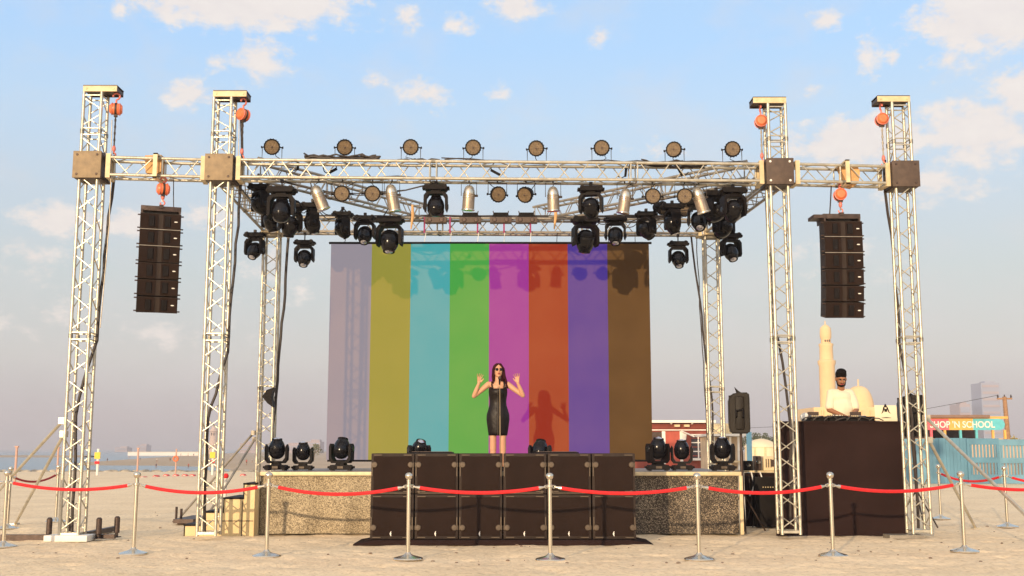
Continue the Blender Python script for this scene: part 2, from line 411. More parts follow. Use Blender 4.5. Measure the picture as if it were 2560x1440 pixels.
for i, (x, y) in enumerate(RT):
    r = thing('truss_tower', labR[i], 'truss tower', (x, y, 0), 'rear towers of the stage rig')
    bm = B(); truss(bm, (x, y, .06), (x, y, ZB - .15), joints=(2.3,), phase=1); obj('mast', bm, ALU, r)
    bm = B(); box(bm, (x, y, ZB - .17), (.38, .38, .03))
    for sx in (-1, 1):
        for sy in (-1, 1): tube(bm, [(x + sx * .16, y + sy * .16, ZB - .17), (x + sx * .16, y + sy * .16, ZB + .15)], .022, 8)
    box(bm, (x, y, ZB + .16), (.38, .38, .025)); obj('corner_block', bm, ALUD, r)
    bm = B(); box(bm, (x, y, .04), (.5, .5, .05)); obj('base_plate', bm, STEELD, r)
    if i == 0:
        for (a, b) in ((P(634, 1082, y), G(442, 1302)), (P(637, 1098, y), G(505, 1310))):
            bm = B(); tube(bm, [a, b], .022, 8); box(bm, a, (.08, .08, .08)); box(bm, b, (.1, .1, .05)); obj('brace_pole', bm, ALUD, r)
        for (px, py) in ((440, 1306), (452, 1312)):
            g = G(px, py); bm = B(); tube(bm, [g, g + Vector((0, 0, .27))], .022, 8); box(bm, g + Vector((0, 0, .02)), (.1, .1, .02)); obj('screw_jack', bm, STEELD, r)
        g = G(470, 1311); bm = B(); box(bm, g + Vector((0, .3, .07)), (.34, 1.2, .07)); obj('outrigger', bm, STEELD, r)
def beam(name, label, p0, p1, joints=(), grp='horizontal beams of the stage rig', plates=True, m=ALU, w=.26):
    p0 = Vector(p0); p1 = Vector(p1); mid = (p0 + p1) / 2
    r = thing(name, label, 'truss beam', mid, grp)
    bm = B(); truss(bm, p0, p1, joints=joints, w=w); obj('truss_frame', bm, m, r)
    if plates:
        d = (p1 - p0).normalized(); a = math.atan2(d.y, d.x)
        for q, sgn in ((p0, 1), (p1, -1)):
            bm = B(); M = T(q + d * sgn * .03) @ RZ(a)
            for sy in (-1, 1): box(bm, (0, sy * (w / 2 + .012), 0), (.065, .03, w + .10), M)
            for sz in (-1, 1): box(bm, (0, 0, sz * (w / 2 + .03)), (.065, w, .03), M)
            obj('end_plate', bm, CREAM, r)
    return r
H_ = .205
def bp(i, s): return (TW[i][0] + s * (H_ + .03), TW[i][1], ZB)
beam('truss_beam', 'short silver truss beam between the two left towers, with the left speaker array below', bp(0, 1), bp(1, -1), (.75,))
beam('truss_beam', 'long silver truss beam across the front of the stage carrying the round lamps', bp(1, 1), bp(2, -1), (2.9, 5.9))
beam('truss_beam', 'short silver truss beam between the two right towers, with the right speaker array below', bp(2, 1), bp(3, -1), (.75,))
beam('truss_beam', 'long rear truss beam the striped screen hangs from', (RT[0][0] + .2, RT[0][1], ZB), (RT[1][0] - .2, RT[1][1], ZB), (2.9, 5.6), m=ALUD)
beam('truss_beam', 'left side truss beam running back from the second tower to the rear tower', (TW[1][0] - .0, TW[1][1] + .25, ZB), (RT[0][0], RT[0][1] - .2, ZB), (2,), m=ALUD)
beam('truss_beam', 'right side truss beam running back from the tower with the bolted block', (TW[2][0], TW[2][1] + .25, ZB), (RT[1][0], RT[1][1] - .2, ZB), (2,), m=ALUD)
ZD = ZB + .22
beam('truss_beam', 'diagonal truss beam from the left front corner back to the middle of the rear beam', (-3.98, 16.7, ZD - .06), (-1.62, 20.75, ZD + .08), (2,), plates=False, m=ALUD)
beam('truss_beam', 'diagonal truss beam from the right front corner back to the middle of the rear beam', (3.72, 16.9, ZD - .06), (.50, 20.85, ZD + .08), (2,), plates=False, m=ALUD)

# ---------------------------------------------------------------- chain hoists and their load
def hoist(px, py, Y, zhook, zlow, label, turn=0.0, dark=True):
    """orange electric chain hoist: body centre seen at px,py, top hook at zhook, chain down to zlow"""
    c = P(px, py, Y); r = thing('chain_hoist', label, 'chain hoist', (c.x, Y, c.z), 'orange chain hoists of the rig'); M = T(c) @ RZ(turn)
    bm = B(); prof = [(0, -.105), (.06, -.10), (.088, -.07), (.094, -.02), (.094, .02), (.088, .07), (.06, .10), (0, .105)]
    lathe(bm, [(a_ * .95, b_ * .9) for a_, b_ in prof], 20, M @ RY(R(90))); obj('hoist_body', bm, ORANGE, r)
    for q_ in (-.055, .055): bm = B(); lathe(bm, [(.088, q_ - .006), (.094, q_ - .004), (.094, q_ + .004), (.088, q_ + .006)], 20, M @ RY(R(90))); obj('casing_band', bm, HOOKR, r)
    bm = B(); lathe(bm, [(.0915, -.016), (.0935, -.012), (.0935, .012), (.0915, .016)], 20, M @ RY(R(90))); box(bm, (0, 0, -.09), (.05, .07, .05), M); obj('chain_guide', bm, STEELD, r)
    bm = B(); z0 = .085; z1 = zhook - c.z; k = max(.04, (z1 - z0) * .30)
    pts = [(0, 0, z0), (0, 0, z0 + (z1 - z0) * .35)]
    for a in range(-60, 215, 25): pts.append((k * math.cos(R(a)) - .0, 0, z1 - k + k * math.sin(R(a))))
    tube(bm, pts, .014, 8, M); obj('top_hook', bm, HOOKR, r)
    bm = B(); n = 34; L_ = c.z - .1 - zlow
    tube(bm, [(c.x, Y, c.z - .1), (c.x, Y, zlow + .1)], .011, 6)
    for k in range(int(L_ / .05)):
        z = c.z - .12 - k * .05
        box(bm, (c.x, Y, z), (.028 if k % 2 else .012, .012 if k % 2 else .028, .036))
    obj('chain', bm, ALUD if not dark else CABLE, r)
    bm = B(); ell(bm, (c.x, Y, zlow + .13), (.028, .028, .05)); pts = [(c.x, Y, zlow + .1)]
    for a in range(80, -200, -25): pts.append((c.x + .032 * math.cos(R(a)), Y, zlow + .035 + .034 * math.sin(R(a))))
    tube(bm, pts, .011, 8); obj('lower_hook', bm, HOOKR, r)
for i, (px, py, lab, tn) in enumerate(((290, 273, 'orange chain hoist under the head beam of the leftmost tower', 0.25), (608, 287, 'orange chain hoist under the head beam of the second tower from the left', 1.0),
        (1902, 304, 'orange chain hoist under the head beam of the tower with the bolted block', 1.5), (2204, 299, 'orange chain hoist under the head beam of the rightmost tower', 1.55))):
    Y = TW[i][1]; hoist(px, py, Y, TOP[i] + .02, ZB + .16, lab, tn, i < 2)
AR = [(397, 16.15, 408, 473), (2104, 16.55, 2100, 487)]
ZA = []
for i, (px, Y, hx, hy) in enumerate(AR):
    zt = P(px, 517 if i == 0 else 536, Y).z; ZA.append(zt)
    hoist(hx, hy, Y, ZB - .13, zt + .02, 'orange chain hoist above the %s speaker array' % ('left' if i == 0 else 'right'), .5 + i, False)

def line_array(px, Y, ztop, tilt, side, label):
    x = X(px, Y, ztop - .8); r = thing('line_array', label, 'speaker array', (x, Y, ztop), 'hanging speaker arrays')
    yw = side
    M0 = T((x, Y, ztop)) @ RZ(yw)
    bm = B(); box(bm, (0, .06, -.05), (.565, .34, .075), M0, .006); box(bm, (-.262, .06, -.105), (.025, .36, .06), M0); box(bm, (.262, .06, -.105), (.025, .36, .06), M0)
    box(bm, (0, .02, -.02), (.06, .30, .05), M0)
    if i == 1: box(bm, (-.33, .02, -.055), (.20, .30, .05), M0)
    obj('flying_frame', bm, STEELD, r)
    z = -.13; ang = 0.0; yoff = 0.0
    for k in range(6):
        h = .238; ang = (0, .5, 2, 4, 7.5, 12)[k]
        M = M0 @ T((0, yoff, z)) @ RX(R(ang)) @ T((0, 0, -h / 2))
        c = B(); w = .285
        prism(c, [(-w, -.15), (-.03, -.13), (0, -.125), (.03, -.13), (w, -.15), (w, .10), (.20, .26), (-.20, .26), (-w, .10)], 'z', -h / 2 + .004, h / 2 - .004, M)
        cab = obj('cabinet', c, SUBT, r)
        for s in (-1, 1):
            c = B(); prism(c, [(s * .035, -.139), (s * (w - .006), -.1585), (s * (w - .006), -.150), (s * .035, -.131)], 'z', -h / 2 + .012, h / 2 - .012, M)
            obj('grille', c, SUBM, cab)
            c = B(); lx = s * (.125 if s < 0 else .10)
            prism(c, [(lx - .035, -.160), (lx + .035, -.160 if s < 0 else -.160), (lx + .045, -.142), (lx - .045, -.142)], 'z', -.075, .075, M); obj('horn_mouth', c, BLK, cab)
            for zz in (-.095, .095):
                c = B(); tube(c, [(s * (w - .01), -.10, zz), (s * (w + .036), -.10, zz)], .010, 6, M); obj('rigging_pin', c, STEELD, cab)
        c = B(); ell(c, (.215, -.160, .0), (.026, .004, .009), M, 10, 6); obj('badge', c, WHITE, cab)
        if k in (1, 2): c = B(); box(c, (0, -.155, h / 2), (.575, .010, .008), M); obj('silver_rail', c, ALUD, cab)
        z -= h * math.cos(R(ang)); yoff += h * math.sin(R(ang))
for i, (px, Y, hx, hy) in enumerate(AR):
    line_array(px, Y, ZA[i], 0, (.32, .03)[i], ['six-cabinet black speaker array hanging left, between the two left towers', 'six-cabinet black speaker array hanging right, seen slightly from its side above the booth'][i])
# chain bags
bm = B(); c = P(386, 415, 16.2)
prism(bm, [(-.12, .14), (.12, .15), (.13, -.10), (.06, -.14), (-.10, -.12)], 'y', -.08, .08, T(c)); tag(obj('chain_bag', bm, BAG, loc=c), 'tan canvas chain bag inside the left short beam', 'bag', 'chain bags in the wing beams')
bm = B(); c = P(2120, 438, 16.62)
prism(bm, [(-.16, .13), (.12, .15), (.16, .02), (.13, -.14), (.04, -.20), (-.05, -.18), (-.08, -.05)], 'y', -.08, .08, T(c)); tag(obj('chain_bag', bm, BAG, loc=c), 'larger tan canvas chain bag sagging below the right short beam', 'bag', 'chain bags in the wing beams')
for (px, Y, lab) in ((397, 16.12, 'tan lifting sling wrapped round the left short beam above the array'), (2111, 16.5, 'tan lifting sling wrapped round the right short beam above the array')):
    x = X(px, Y, ZB); bm = B(); w = .175
    for (a, b) in (((-w, -w), (w, -w)), ((w, -w), (w, w)), ((w, w), (-w, w)), ((-w, w), (-w, -w))): box(bm, (x, Y + (a[0] + b[0]) / 2, ZB + (a[1] + b[1]) / 2), (.06, abs(b[0] - a[0]) + .02, abs(b[1] - a[1]) + .02))
    tag(obj('lifting_sling', bm, CREAM, loc=(x, Y, ZB)), lab, 'sling', 'slings round the wing beams')

# ---------------------------------------------------------------- cables
def cable(pts, r, label, m=CABLE, name='hanging_cable', jit=.015, grp='black cables hanging in the rig'):
    P_ = [Vector(p) for p in pts]; out = []
    for a, b in zip(P_, P_[1:]):
        n = max(2, int((b - a).length / .25))
        for k in range(n): out.append(a.lerp(b, k / n))
    out.append(P_[-1]); r2 = random.Random(len(label))
    out = [out[0]] + [p + Vector((r2.uniform(-jit, jit), r2.uniform(-jit, jit), 0)) for p in out[1:-1]] + [out[-1]]
    bm = B(); tube(bm, out, r, 7); return tag(obj(name, bm, m, loc=out[-1]), label, 'cable', grp)
cable([P(287, 388, 16.3), P(285, 445, 16.3), P(262, 640, 16.3), P(240, 850, 16.2), P(208, 950, 16.1), P(190, 1040, 16.1), P(186, 1200, 16.1), P(180, 1335, 16.1)], .022, 'black cable running down inside the leftmost tower')
cable([P(603, 300, 16.45), P(604, 440, 16.45), P(598, 520, 16.5), P(584, 700, 16.4), P(568, 880, 16.35), P(538, 985, 16.2), P(520, 1045, 16.25), P(516, 1200, 16.25), P(512, 1330, 16.25)], .021, 'black cable running down inside the second tower from the left')
cable([P(1912, 325, 16.7), P(1915, 440, 16.75), P(1920, 560, 16.8), P(1934, 800, 16.7), P(1965, 960, 16.6), P(1975, 1060, 16.5), P(1976, 1300, 16.5)], .020, 'black cable running down behind the tower with the bolted block')
cable([P(2212, 400, 16.8), P(2215, 480, 16.8), P(2232, 640, 16.8), P(2250, 860, 16.75), P(2275, 1000, 16.7), P(2290, 1200, 16.65), P(2296, 1320, 16.65)], .021, 'black cable running down beside the rightmost tower')
cable([P(722, 585, 20.4), P(714, 700, 20.4), P(700, 880, 20.4), P(684, 1060, 20.4), P(680, 1170, 20.4)], .026, 'thick black cable hanging from the left end of the rear beam')
cable([P(1728, 592, 20.5), P(1745, 720, 20.5), P(1762, 860, 20.5), P(1780, 1000, 20.5), P(1786, 1150, 20.5)], .018, 'thin black cable hanging from the right end of the rear beam')
cable([P(1742, 592, 20.7), P(1752, 800, 20.7), P(1768, 1100, 20.7)], .009, 'very thin cable beside the rear right tower')
cable([P(280, 300, 16.0), P(274, 560, 16.0), P(250, 820, 16.0)], .007, 'thin slack chain beside the leftmost tower', ALUD, jit=.004)
cable([P(598, 300, 16.2), P(596, 440, 16.2)], .006, 'thin slack chain below the second tower hoist', ALUD, jit=.004)
cable([P(434, 450, 16.3), P(434, 520, 16.2)], .007, 'thin cable dropping to the left speaker array', jit=.003)
cable([P(2078, 465, 16.6), P(2074, 538, 16.5)], .010, 'thin cable dropping to the right speaker array', jit=.003)
def loom(pts, n, r, label, seed):
    r2 = random.Random(seed); bm = B()
    for k in range(n):
        q = []
        for p in pts:
            q.append(Vector(p) + Vector((r2.uniform(-.05, .05), r2.uniform(-.06, .06), r2.uniform(-.018, .03) + (abs(r2.gauss(0, .035)) if n > 6 else 0))))
        s = []
        for a, b in zip(q, q[1:]):
            for t in (0, .25, .5, .75): s.append(a.lerp(b, t) + Vector((0, 0, r2.uniform(-.012, .022))))
        s.append(q[-1]); tube(bm, s, r, 6)
    tag(obj('cable_loom', bm, CABLE, loc=pts[0]), label, 'cables', 'cable looms lying on the beams', 'stuff')
zt = ZB + .165
def fy(x): return 16.38 + .030 * (x + .155)
def bx(px, z=None): 
    x = X(px, 16.4, ZB); return Vector((x, fy(x), zt if z is None else z))
loom([bx(770), bx(810), bx(850), bx(900), bx(945)], 12, .013, 'tangle of black cables heaped on the front beam near the second round lamp', 1)
loom([bx(960), bx(1010), bx(1060), bx(1100)], 3, .010, 'few black cables on the front beam near the third round lamp', 2)
loom([bx(1110), bx(1250), bx(1400), bx(1560), bx(1690), bx(1860)], 3, .009, 'thin black cables lying along the right half of the front beam', 3)
loom([bx(640, ZB - .11), bx(800, ZB - .12), bx(1000, ZB - .11), bx(1300, ZB - .12), bx(1600, ZB - .11), bx(1880, ZB - .12)], 3, .009, 'thin black cables inside the bottom of the front beam', 4)
loom([bx(1600, ZB + .10), bx(1650, ZB + .09), bx(1700, ZB + .08), bx(1760, ZB + .10)], 7, .012, 'bundle of black cables inside the front beam right of the middle', 5)
rb = lambda px, z: Vector((X(px, 20.4, ZB), 20.45, z))
loom([rb(740, ZB + .16), rb(900, ZB + .165), rb(1100, ZB + .16), rb(1400, ZB + .165), rb(1700, ZB + .16)], 6, .013, 'thick black cables lying along the rear beam', 6)
for k, (px, py, a, sz) in enumerate(((830, 428, .5, .13), (1240, 432, -.5, .14), (745, 415, 1.5, .09), (925, 448, .9, .06), (1565, 425, 1.45, .16), (1698, 425, -1.1, .15))):
    c = P(px, py, 16.5 + .02 * k); bm = B(); M = T(c) @ RY(-a)
    box(bm, (0, 0, 0), (sz * 1.3, .05, .035), M, .008); tube(bm, [(-sz * .6, 0, 0), (-sz * .8, 0, .05), (-sz * .7, 0, .12)], .008, 6, M)
    tube(bm, [(sz * .6, 0, 0), (sz * .75, 0, .06), (sz * .6, 0, .11)], .008, 6, M)
    tag(obj('cable_connector', bm, BLK, loc=c), ['black plug box dangling in the beam left of the second hanging round lamp', 'black bent connector hanging in the middle of the front beam', 'small black connector inside the front beam below the first round lamp',
        'little black plug inside the front beam above the left hanging lamps', 'upright black connector in the front beam near the right joint', 'slanting black connector in the front beam below the seventh round lamp'][k], 'connector', 'connectors dangling in the front beam')

# ---------------------------------------------------------------- stage lamps
def hang_bar(r, c, ztop, m=CABLE, name='clamp', w=.05):
    """hook clamp from a lamp's top up to the chord it hangs from"""
    if ztop - c.z < .02: return
    bm = B(); tube(bm, [(c.x, c.y, c.z), (c.x, c.y, ztop)], .012, 6); box(bm, (c.x, c.y, ztop), (w, .06, .05), bev=.006); obj(name, bm, m, r)
def moving_head(px, py, Y, label, hang=True, s=1.0, pan=0.0, tilt=0.0, zb=None, tip=0.0, grp=None, glossy=True):
    """px,py: middle of the base's outer face (top when hung, underside when standing)"""
    c = P(px, py, Y)
    if zb is not None: c.z = zb
    r = thing('moving_head_lamp', label, 'stage light', c, grp or ('moving heads hung in the rig' if hang else 'moving heads standing on the stage floor'))
    M = T(c) @ RY(tip) @ (RX(PI) if hang else I4) @ Matrix.Scale(s, 4)
    bm = B(); prism(bm, [(-.165, .012), (-.175, .05), (-.15, .085), (.15, .085), (.175, .05), (.165, .012)], 'y', -.125, .125, M)
    box(bm, (-.185, 0, .05), (.035, .14, .035), M, .006); box(bm, (.185, 0, .05), (.035, .14, .035), M, .006)
    base = obj('lamp_base', bm, BLK, r)
    bm = B(); box(bm, (0, -.127, .05), (.09, .004, .035), M); obj('display_panel', bm, LUG, base)
    for sx in (-1, 1):
        for sy in (-1, 1): bm = B(); box(bm, (sx * .13, sy * .09, .005), (.04, .04, .016), M); obj('rubber_foot', bm, CABLE, base)
    Mp = M @ RZ(pan)
    bm = B(); prism(bm, [(-.075, .085), (-.06, .12), (.06, .12), (.075, .085)], 'y', -.07, .07, Mp)
    prism(bm, [(-.178, .165), (-.135, .112), (.135, .112), (.178, .165), (.182, .36), (.165, .41), (.140, .37), (.138, .20), (.10, .145), (-.10, .145), (-.138, .20), (-.140, .37), (-.165, .41), (-.182, .36)], 'y', -.075, .075, Mp)
    yk = obj('yoke', bm, BLK, r)
    for sx in (-1, 1): bm = B(); lathe(bm, [(0, .012), (.035, .010), (.045, 0)], 14, Mp @ T((sx * .181, 0, .33)) @ RY(R(90 * sx))); obj('tilt_cap', bm, BLKG, yk)
    Mh = Mp @ T((0, 0, .33)) @ RX(tilt)
    bm = B(); prof = [(0, -.155), (.045, -.150), (.085, -.128), (.114, -.085), (.128, -.03), (.129, .02), (.120, .07), (.100, .115), (.080, .145), (.073, .152)]
    lathe(bm, prof + [(0, .150)], 28, Mh); hd = obj('lamp_head', bm, BLKG, r)
    bm = B(); lathe(bm, [(.076, .146), (.083, .150), (.080, .168), (.066, .170), (.064, .155)], 24, Mh); obj('bezel', bm, BLK, hd)
    bm = B(); lathe(bm, [(.065, .152), (.052, .170), (.03, .182), (0, .187)], 24, Mh); obj('lens', bm, GLASS, hd)
    bm = B()
    for k in range(5): q_ = .121 - .0032 * k * k; z_ = -.055 - k * .017; lathe(bm, [(q_ - .004, z_), (q_ + .005, z_ - .002), (q_ + .005, z_ - .008), (q_ - .006, z_ - .010)], 20, Mh)
    obj('cooling_fins', bm, BLK, hd)
    return r, c
ZU = ZB - .155
MH = [
 (705, 468, 16.30, 1.12, .0, 2.9, 'black moving head lamp in front of the left lamp cluster, its back to the viewer', 0),
 (1090, 463, 16.40, 1.0, .0, 2.75, 'black moving head lamp between the two straight silver cans on the left, yoke open', 0),
 (1477, 466, 16.45, 1.0, .25, .5, 'black moving head lamp beside the fifth silver can, on the front beam', 0),
 (1832, 470, 16.60, 1.05, -.3, .6, 'black moving head lamp nearest the bolted tower, at the end of the front beam', 0),
 (652, 462, 17.4, 1.0, .9, .8, 'black moving head lamp at the outer edge of the left lamp cluster, highest there', 0),
 (680, 505, 18.1, 1.0, .7, .3, 'black moving head lamp lowest at the outer edge of the left lamp cluster', 0),
 (726, 512, 17.6, 1.05, -.5, .35, 'black moving head lamp at the inner side of the left lamp cluster, lens glinting', 0),
 (782, 508, 17.6, 1.0, 1.2, .25, 'slim black moving head lamp below the tilted silver can on the left', 0),
 (857, 530, 18.2, .9, 1.0, .7, 'small black moving head lamp under the first hanging round lamp', 0),
 (913, 540, 18.9, 1.0, .1, -.5, 'black moving head lamp hanging below the left diagonal beam beside the largest one', 0),
 (975, 543, 17.9, 1.18, .15, -.2, 'largest black moving head lamp overlapping the olive stripe of the screen', 0),
 (1463, 543, 17.9, 1.18, -.3, .3, 'black moving head lamp overlapping the blue stripe of the screen', 0),
 (1538, 542, 18.9, 1.0, .1, -.45, 'black moving head lamp just above the black stripe of the screen', 0),
 (1615, 530, 18.4, .95, .9, .8, 'small black moving head lamp above the right edge of the screen', 0),
 (1680, 510, 18.0, 1.0, 1.3, .3, 'slim black moving head lamp below the fifth hanging round lamp', 0),
 (1747, 500, 17.8, 1.05, .1, -.65, 'black moving head lamp below the tilted silver can on the right, lens glinting', 0),
 (1790, 478, 17.3, 1.05, -.7, 1.1, 'black moving head lamp tilted sideways in the right lamp cluster, uppermost', 0),
 (1808, 520, 18.3, 1.05, -.6, .9, 'black moving head lamp lowest in the right lamp cluster', 0),
 (638, 582, 20.25, 1.0, .35, -.55, 'black moving head lamp hanging at the outer side of the rear left tower', 0),
 (762, 601, 20.4, 1.0, .05, -.45, 'black moving head lamp hanging alone below the rear beam, left of the screen', 0),
 (1695, 604, 20.6, 1.0, -.05, -.45, 'black moving head lamp hanging alone below the rear beam, right of the screen', 0),
 (1826, 584, 20.3, 1.05, -.35, -.5, 'black moving head lamp hanging at the outer side of the rear right tower', 0)]
for (px, py, Y, s, pan, tilt, lab, tip) in MH:
    r, c = moving_head(px, py, Y, lab, True, s, pan, tilt)
    hang_bar(r, c, max(c.z + .03, ZU) if c.z < ZU + .02 else c.z + .03)
ZS = .93
for (px, py, Y, s, pan, tilt, lab) in (
  (691, 1172, 17.9, 1.0, .05, .12, 'black moving head lamp standing at the far left of the stage floor'), (757, 1170, 18.1, .88, -.05, .1, 'smallest black moving head lamp standing on the left part of the stage'),
  (853, 1172, 17.8, 1.02, -.25, -.3, 'black moving head lamp standing in front of the pale stripe of the screen'),
  (1047, 1172, 17.6, .96, .5, .5, 'black moving head lamp mostly hidden behind the subwoofers, left of the singer'), (1350, 1172, 17.6, .96, -.3, -.4, 'black moving head lamp mostly hidden behind the subwoofers, right of the singer'),
  (1645, 1172, 17.8, 1.02, .5, .2, 'black moving head lamp standing by the right edge of the screen'), (1705, 1170, 18.0, .95, -.2, .1, 'black moving head lamp standing in front of the red building'),
  (1807, 1172, 17.7, 1.02, .05, .1, 'black moving head lamp standing at the far right of the stage floor')):
    moving_head(px, py, Y, lab, False, s, pan, tilt, zb=ZS + .012)

def led_par(px, py, Y, up, label, ax=.30, az=0.0, s=1.0, zlink=None, grp='round led lamps along the front beam'):
    """px,py: centre of the round face; up: stands on the beam, else hangs"""
    c = P(px, py, Y); r = thing('round_stage_lamp', label, 'stage light', c, grp)
    M = T(c) @ RZ(az) @ RX(R(90) + ax) @ Matrix.Scale(s, 4)      # local +z of the lathe points at the viewer and down
    bm = B(); lathe(bm, [(0, -.17), (.05, -.165), (.085, -.13), (.10, -.05), (.118, -.02), (.121, .02), (.117, .035), (.105, .035), (.103, .018), (0, .018)], 28, M)
    for k in range(18):
        a = 2 * PI * k / 18; box(bm, (.118 * math.cos(a), .118 * math.sin(a), 0), (.012, .012, .05), M @ RZ(0))
    obj('lamp_housing', bm, BLK, r)
    bm = B(); lathe(bm, [(.102, .019), (.10, .026), (0, .027)], 28, M)
    for (n, rr) in ((6, .035), (12, .070), (18, .093)):
        for k in range(n): a = 2 * PI * k / n; ell(bm, (rr * math.cos(a), rr * math.sin(a), .027), (.011, .011, .005), M, 8, 4)
    obj('lens_face', bm, LENS, r)
    bm = B(); ell(bm, (0, 0, .030), (.016, .016, .006), M, 10, 5); obj('lens_centre', bm, STEELD, r)
    w = .145 * s; zl = (zlink if zlink is not None else (ZB + .175 if up else ZU)); zz = zl
    bm = B(); C0 = Matrix.Translation((c.x, c.y, 0)) @ RZ(az); pivot = c.z
    tube(bm, [(-w, .03, pivot), (-w, .03, zz), (w, .03, zz), (w, .03, pivot)], .0065, 6, C0)
    if not up: tube(bm, [(0, .03, zz), (0, .03, zz + .04)], .012, 6, C0)
    obj('yoke', bm, CABLE, r)
    for sx in (-1, 1):
        bm = B(); lathe(bm, [(.010, 0), (.010, .03), (.018, .032), (.018, .046), (0, .048)], 10, T((c.x, c.y, c.z)) @ RZ(az) @ T((sx * .118 * s, .03, 0)) @ RY(R(90 * sx))); obj('tilt_knob', bm, BLK, r)
    r2 = random.Random(int(px)); bm = B(); k = -1 if up else 1
    p0 = Vector((0, .17, c.z)); tube(bm, [Vector((c.x, c.y + .13, c.z)), Vector((c.x + r2.uniform(-.1, .1), c.y + .2, (c.z + zl) / 2)), Vector((c.x + r2.uniform(-.22, .22), c.y + .1, zl - (0.0 if up else -.02)))], .006, 5); obj('power_lead', bm, CABLE, r)
ordn = ['first', 'second', 'third', 'fourth', 'fifth', 'sixth', 'seventh', 'eighth']
TP = [(680, 367, .35, .1), (862, 368, .38, .1), (1027, 368, .22, 0), (1183, 369, .2, -.05), (1341, 371, .25, -.2), (1504, 370, .08, 0), (1685, 374, .1, -.35), (1831, 373, .06, 0)]
for k, (px, py, ax, az) in enumerate(TP):
    led_par(px, py, fy(X(px, 16.4, ZB)) - .02, True, '%s of the eight round lamps standing on the front beam, counted from the left' % ordn[k], ax, az)
HP = [(855, 484, .18, .0, 'tan-faced round lamp hanging under the front beam beside the tilted left can'), (931, 484, .2, .12, 'tan-faced round lamp hanging just left of the second silver can'),
      (1245, 486, .25, .30, 'hanging round lamp right of the third silver can, turned a little left'), (1313, 487, .4, -.45, 'hanging round lamp left of the fourth silver can, showing its dark side'),
      (1632, 491, .05, 0, 'tan-faced round lamp hanging right of the fifth silver can'), (1712, 491, .08, -.1, 'tan-faced round lamp hanging just left of the tilted right can')]
for (px, py, ax, az, lab) in HP: led_par(px, py, fy(X(px, 16.4, ZB)) - .02, False, lab, ax, az, grp='round led lamps hung under the front beam')
for (px, py, Y, ax, az, s, lab, zl) in ((1711, 526, 18.6, .1, .1, .92, 'smaller round lamp with reddish tan face below the right hanging lamps', 5.0), (1655, 520, 18.2, .25, .9, .95, 'round lamp turned away sideways above the right edge of the screen', None),
       (738, 518, 18.0, .1, -.5, .95, 'half-hidden round tan lamp at the inner side of the left cluster', None)):
    c = P(px, py, Y); led_par(px, py, Y, lab[0] == 's' and False, lab, ax, az, s, None, grp='round led lamps on the diagonal beams')

def par_can(px, py0, py1, Y, px1, label, s=1.0):
    """silver can seen from py0 (dome) to py1 (mouth); px1 = x of the mouth"""
    a = P(px, py0, Y); b = P(px1, py1, Y + .03); L_ = (b - a).length; r = thing('silver_can_lamp', label, 'stage light', a, 'silver can lamps hung under the front beam')
    q = (b - a).normalized().to_track_quat('Z', 'Y').to_matrix().to_4x4(); M = T(a) @ q @ Matrix.Scale(s, 4); k = L_ / s
    bm = B(); lathe(bm, [(0, 0), (.035, .006), (.062, .03), (.078, .065), (.086, .10), (.088, .13)], 26, M); hood = obj('dome_cap', bm, CHR2, r)
    for z in (.13, .155, .18): bm = B(); lathe(bm, [(.088, z), (.094, z + .004), (.094, z + .010), (.088, z + .014)], 26, M); obj('band', bm, CHR2, hood)
    bm = B(); lathe(bm, [(.088, .13), (.090, .19), (.088, .20), (.090, .215), (.092, k), (.088, k), (.086, .22), (0, .21)], 26, M); obj('can_barrel', bm, CANB, r)
    bm = B(); lathe(bm, [(.097, k - .02), (.102, k - .012), (.102, k), (.094, k + .004)], 26, M); obj('mouth_rim', bm, CHR2, r)
    bm = B(); C0 = T((a.x, a.y, 0)); p = M @ Vector((0, 0, .16)); w = .115
    tube(bm, [(p.x - w, p.y, p.z), (p.x - w, p.y, ZU + .0), (p.x + w, p.y, ZU + .0), (p.x + w, p.y, p.z)], .006, 6); tube(bm, [(p.x, p.y, ZU), (p.x, p.y, ZU + .05)], .012, 6); obj('yoke', bm, CABLE, r)
    bm = B(); tube(bm, [(p.x + w - .03, p.y, p.z), (p.x + w + .02, p.y, p.z)], .018, 8); obj('tilt_knob', bm, CABLE, r)
    bm = B(); tube(bm, [a, a + Vector((.02, .06, .05)), Vector((a.x + .1, a.y + .08, ZU + .02))], .006, 5); obj('power_lead', bm, CABLE, r)
CHR2 = mat('silver spun aluminium', (.66, .58, .46), .22, .85, .12, 14)
CANB = mat('satin aluminium barrel', (.34, .27, .205), .42, .6, .35, 22, .15, 60, stretch=(4, 4, .3))
for (a, y0, y1, b, lab) in ((786, 464, 524, 810, 'leftmost silver can lamp, tilted with its mouth to the right'), (975, 461, 528, 987, 'second silver can lamp from the left, leaning slightly'),
      (1174, 463, 526, 1170, 'third silver can lamp from the left, hanging straight'), (1382, 466, 528, 1384, 'fourth silver can lamp from the left, hanging straight'),
      (1566, 471, 533, 1557, 'fifth silver can lamp from the left, mouth leaning left'), (1739, 468, 532, 1760, 'rightmost silver can lamp, tilted with its mouth to the right')):
    par_can(a, y0, y1, fy(X(a, 16.4, ZB)) + .0, b, lab)

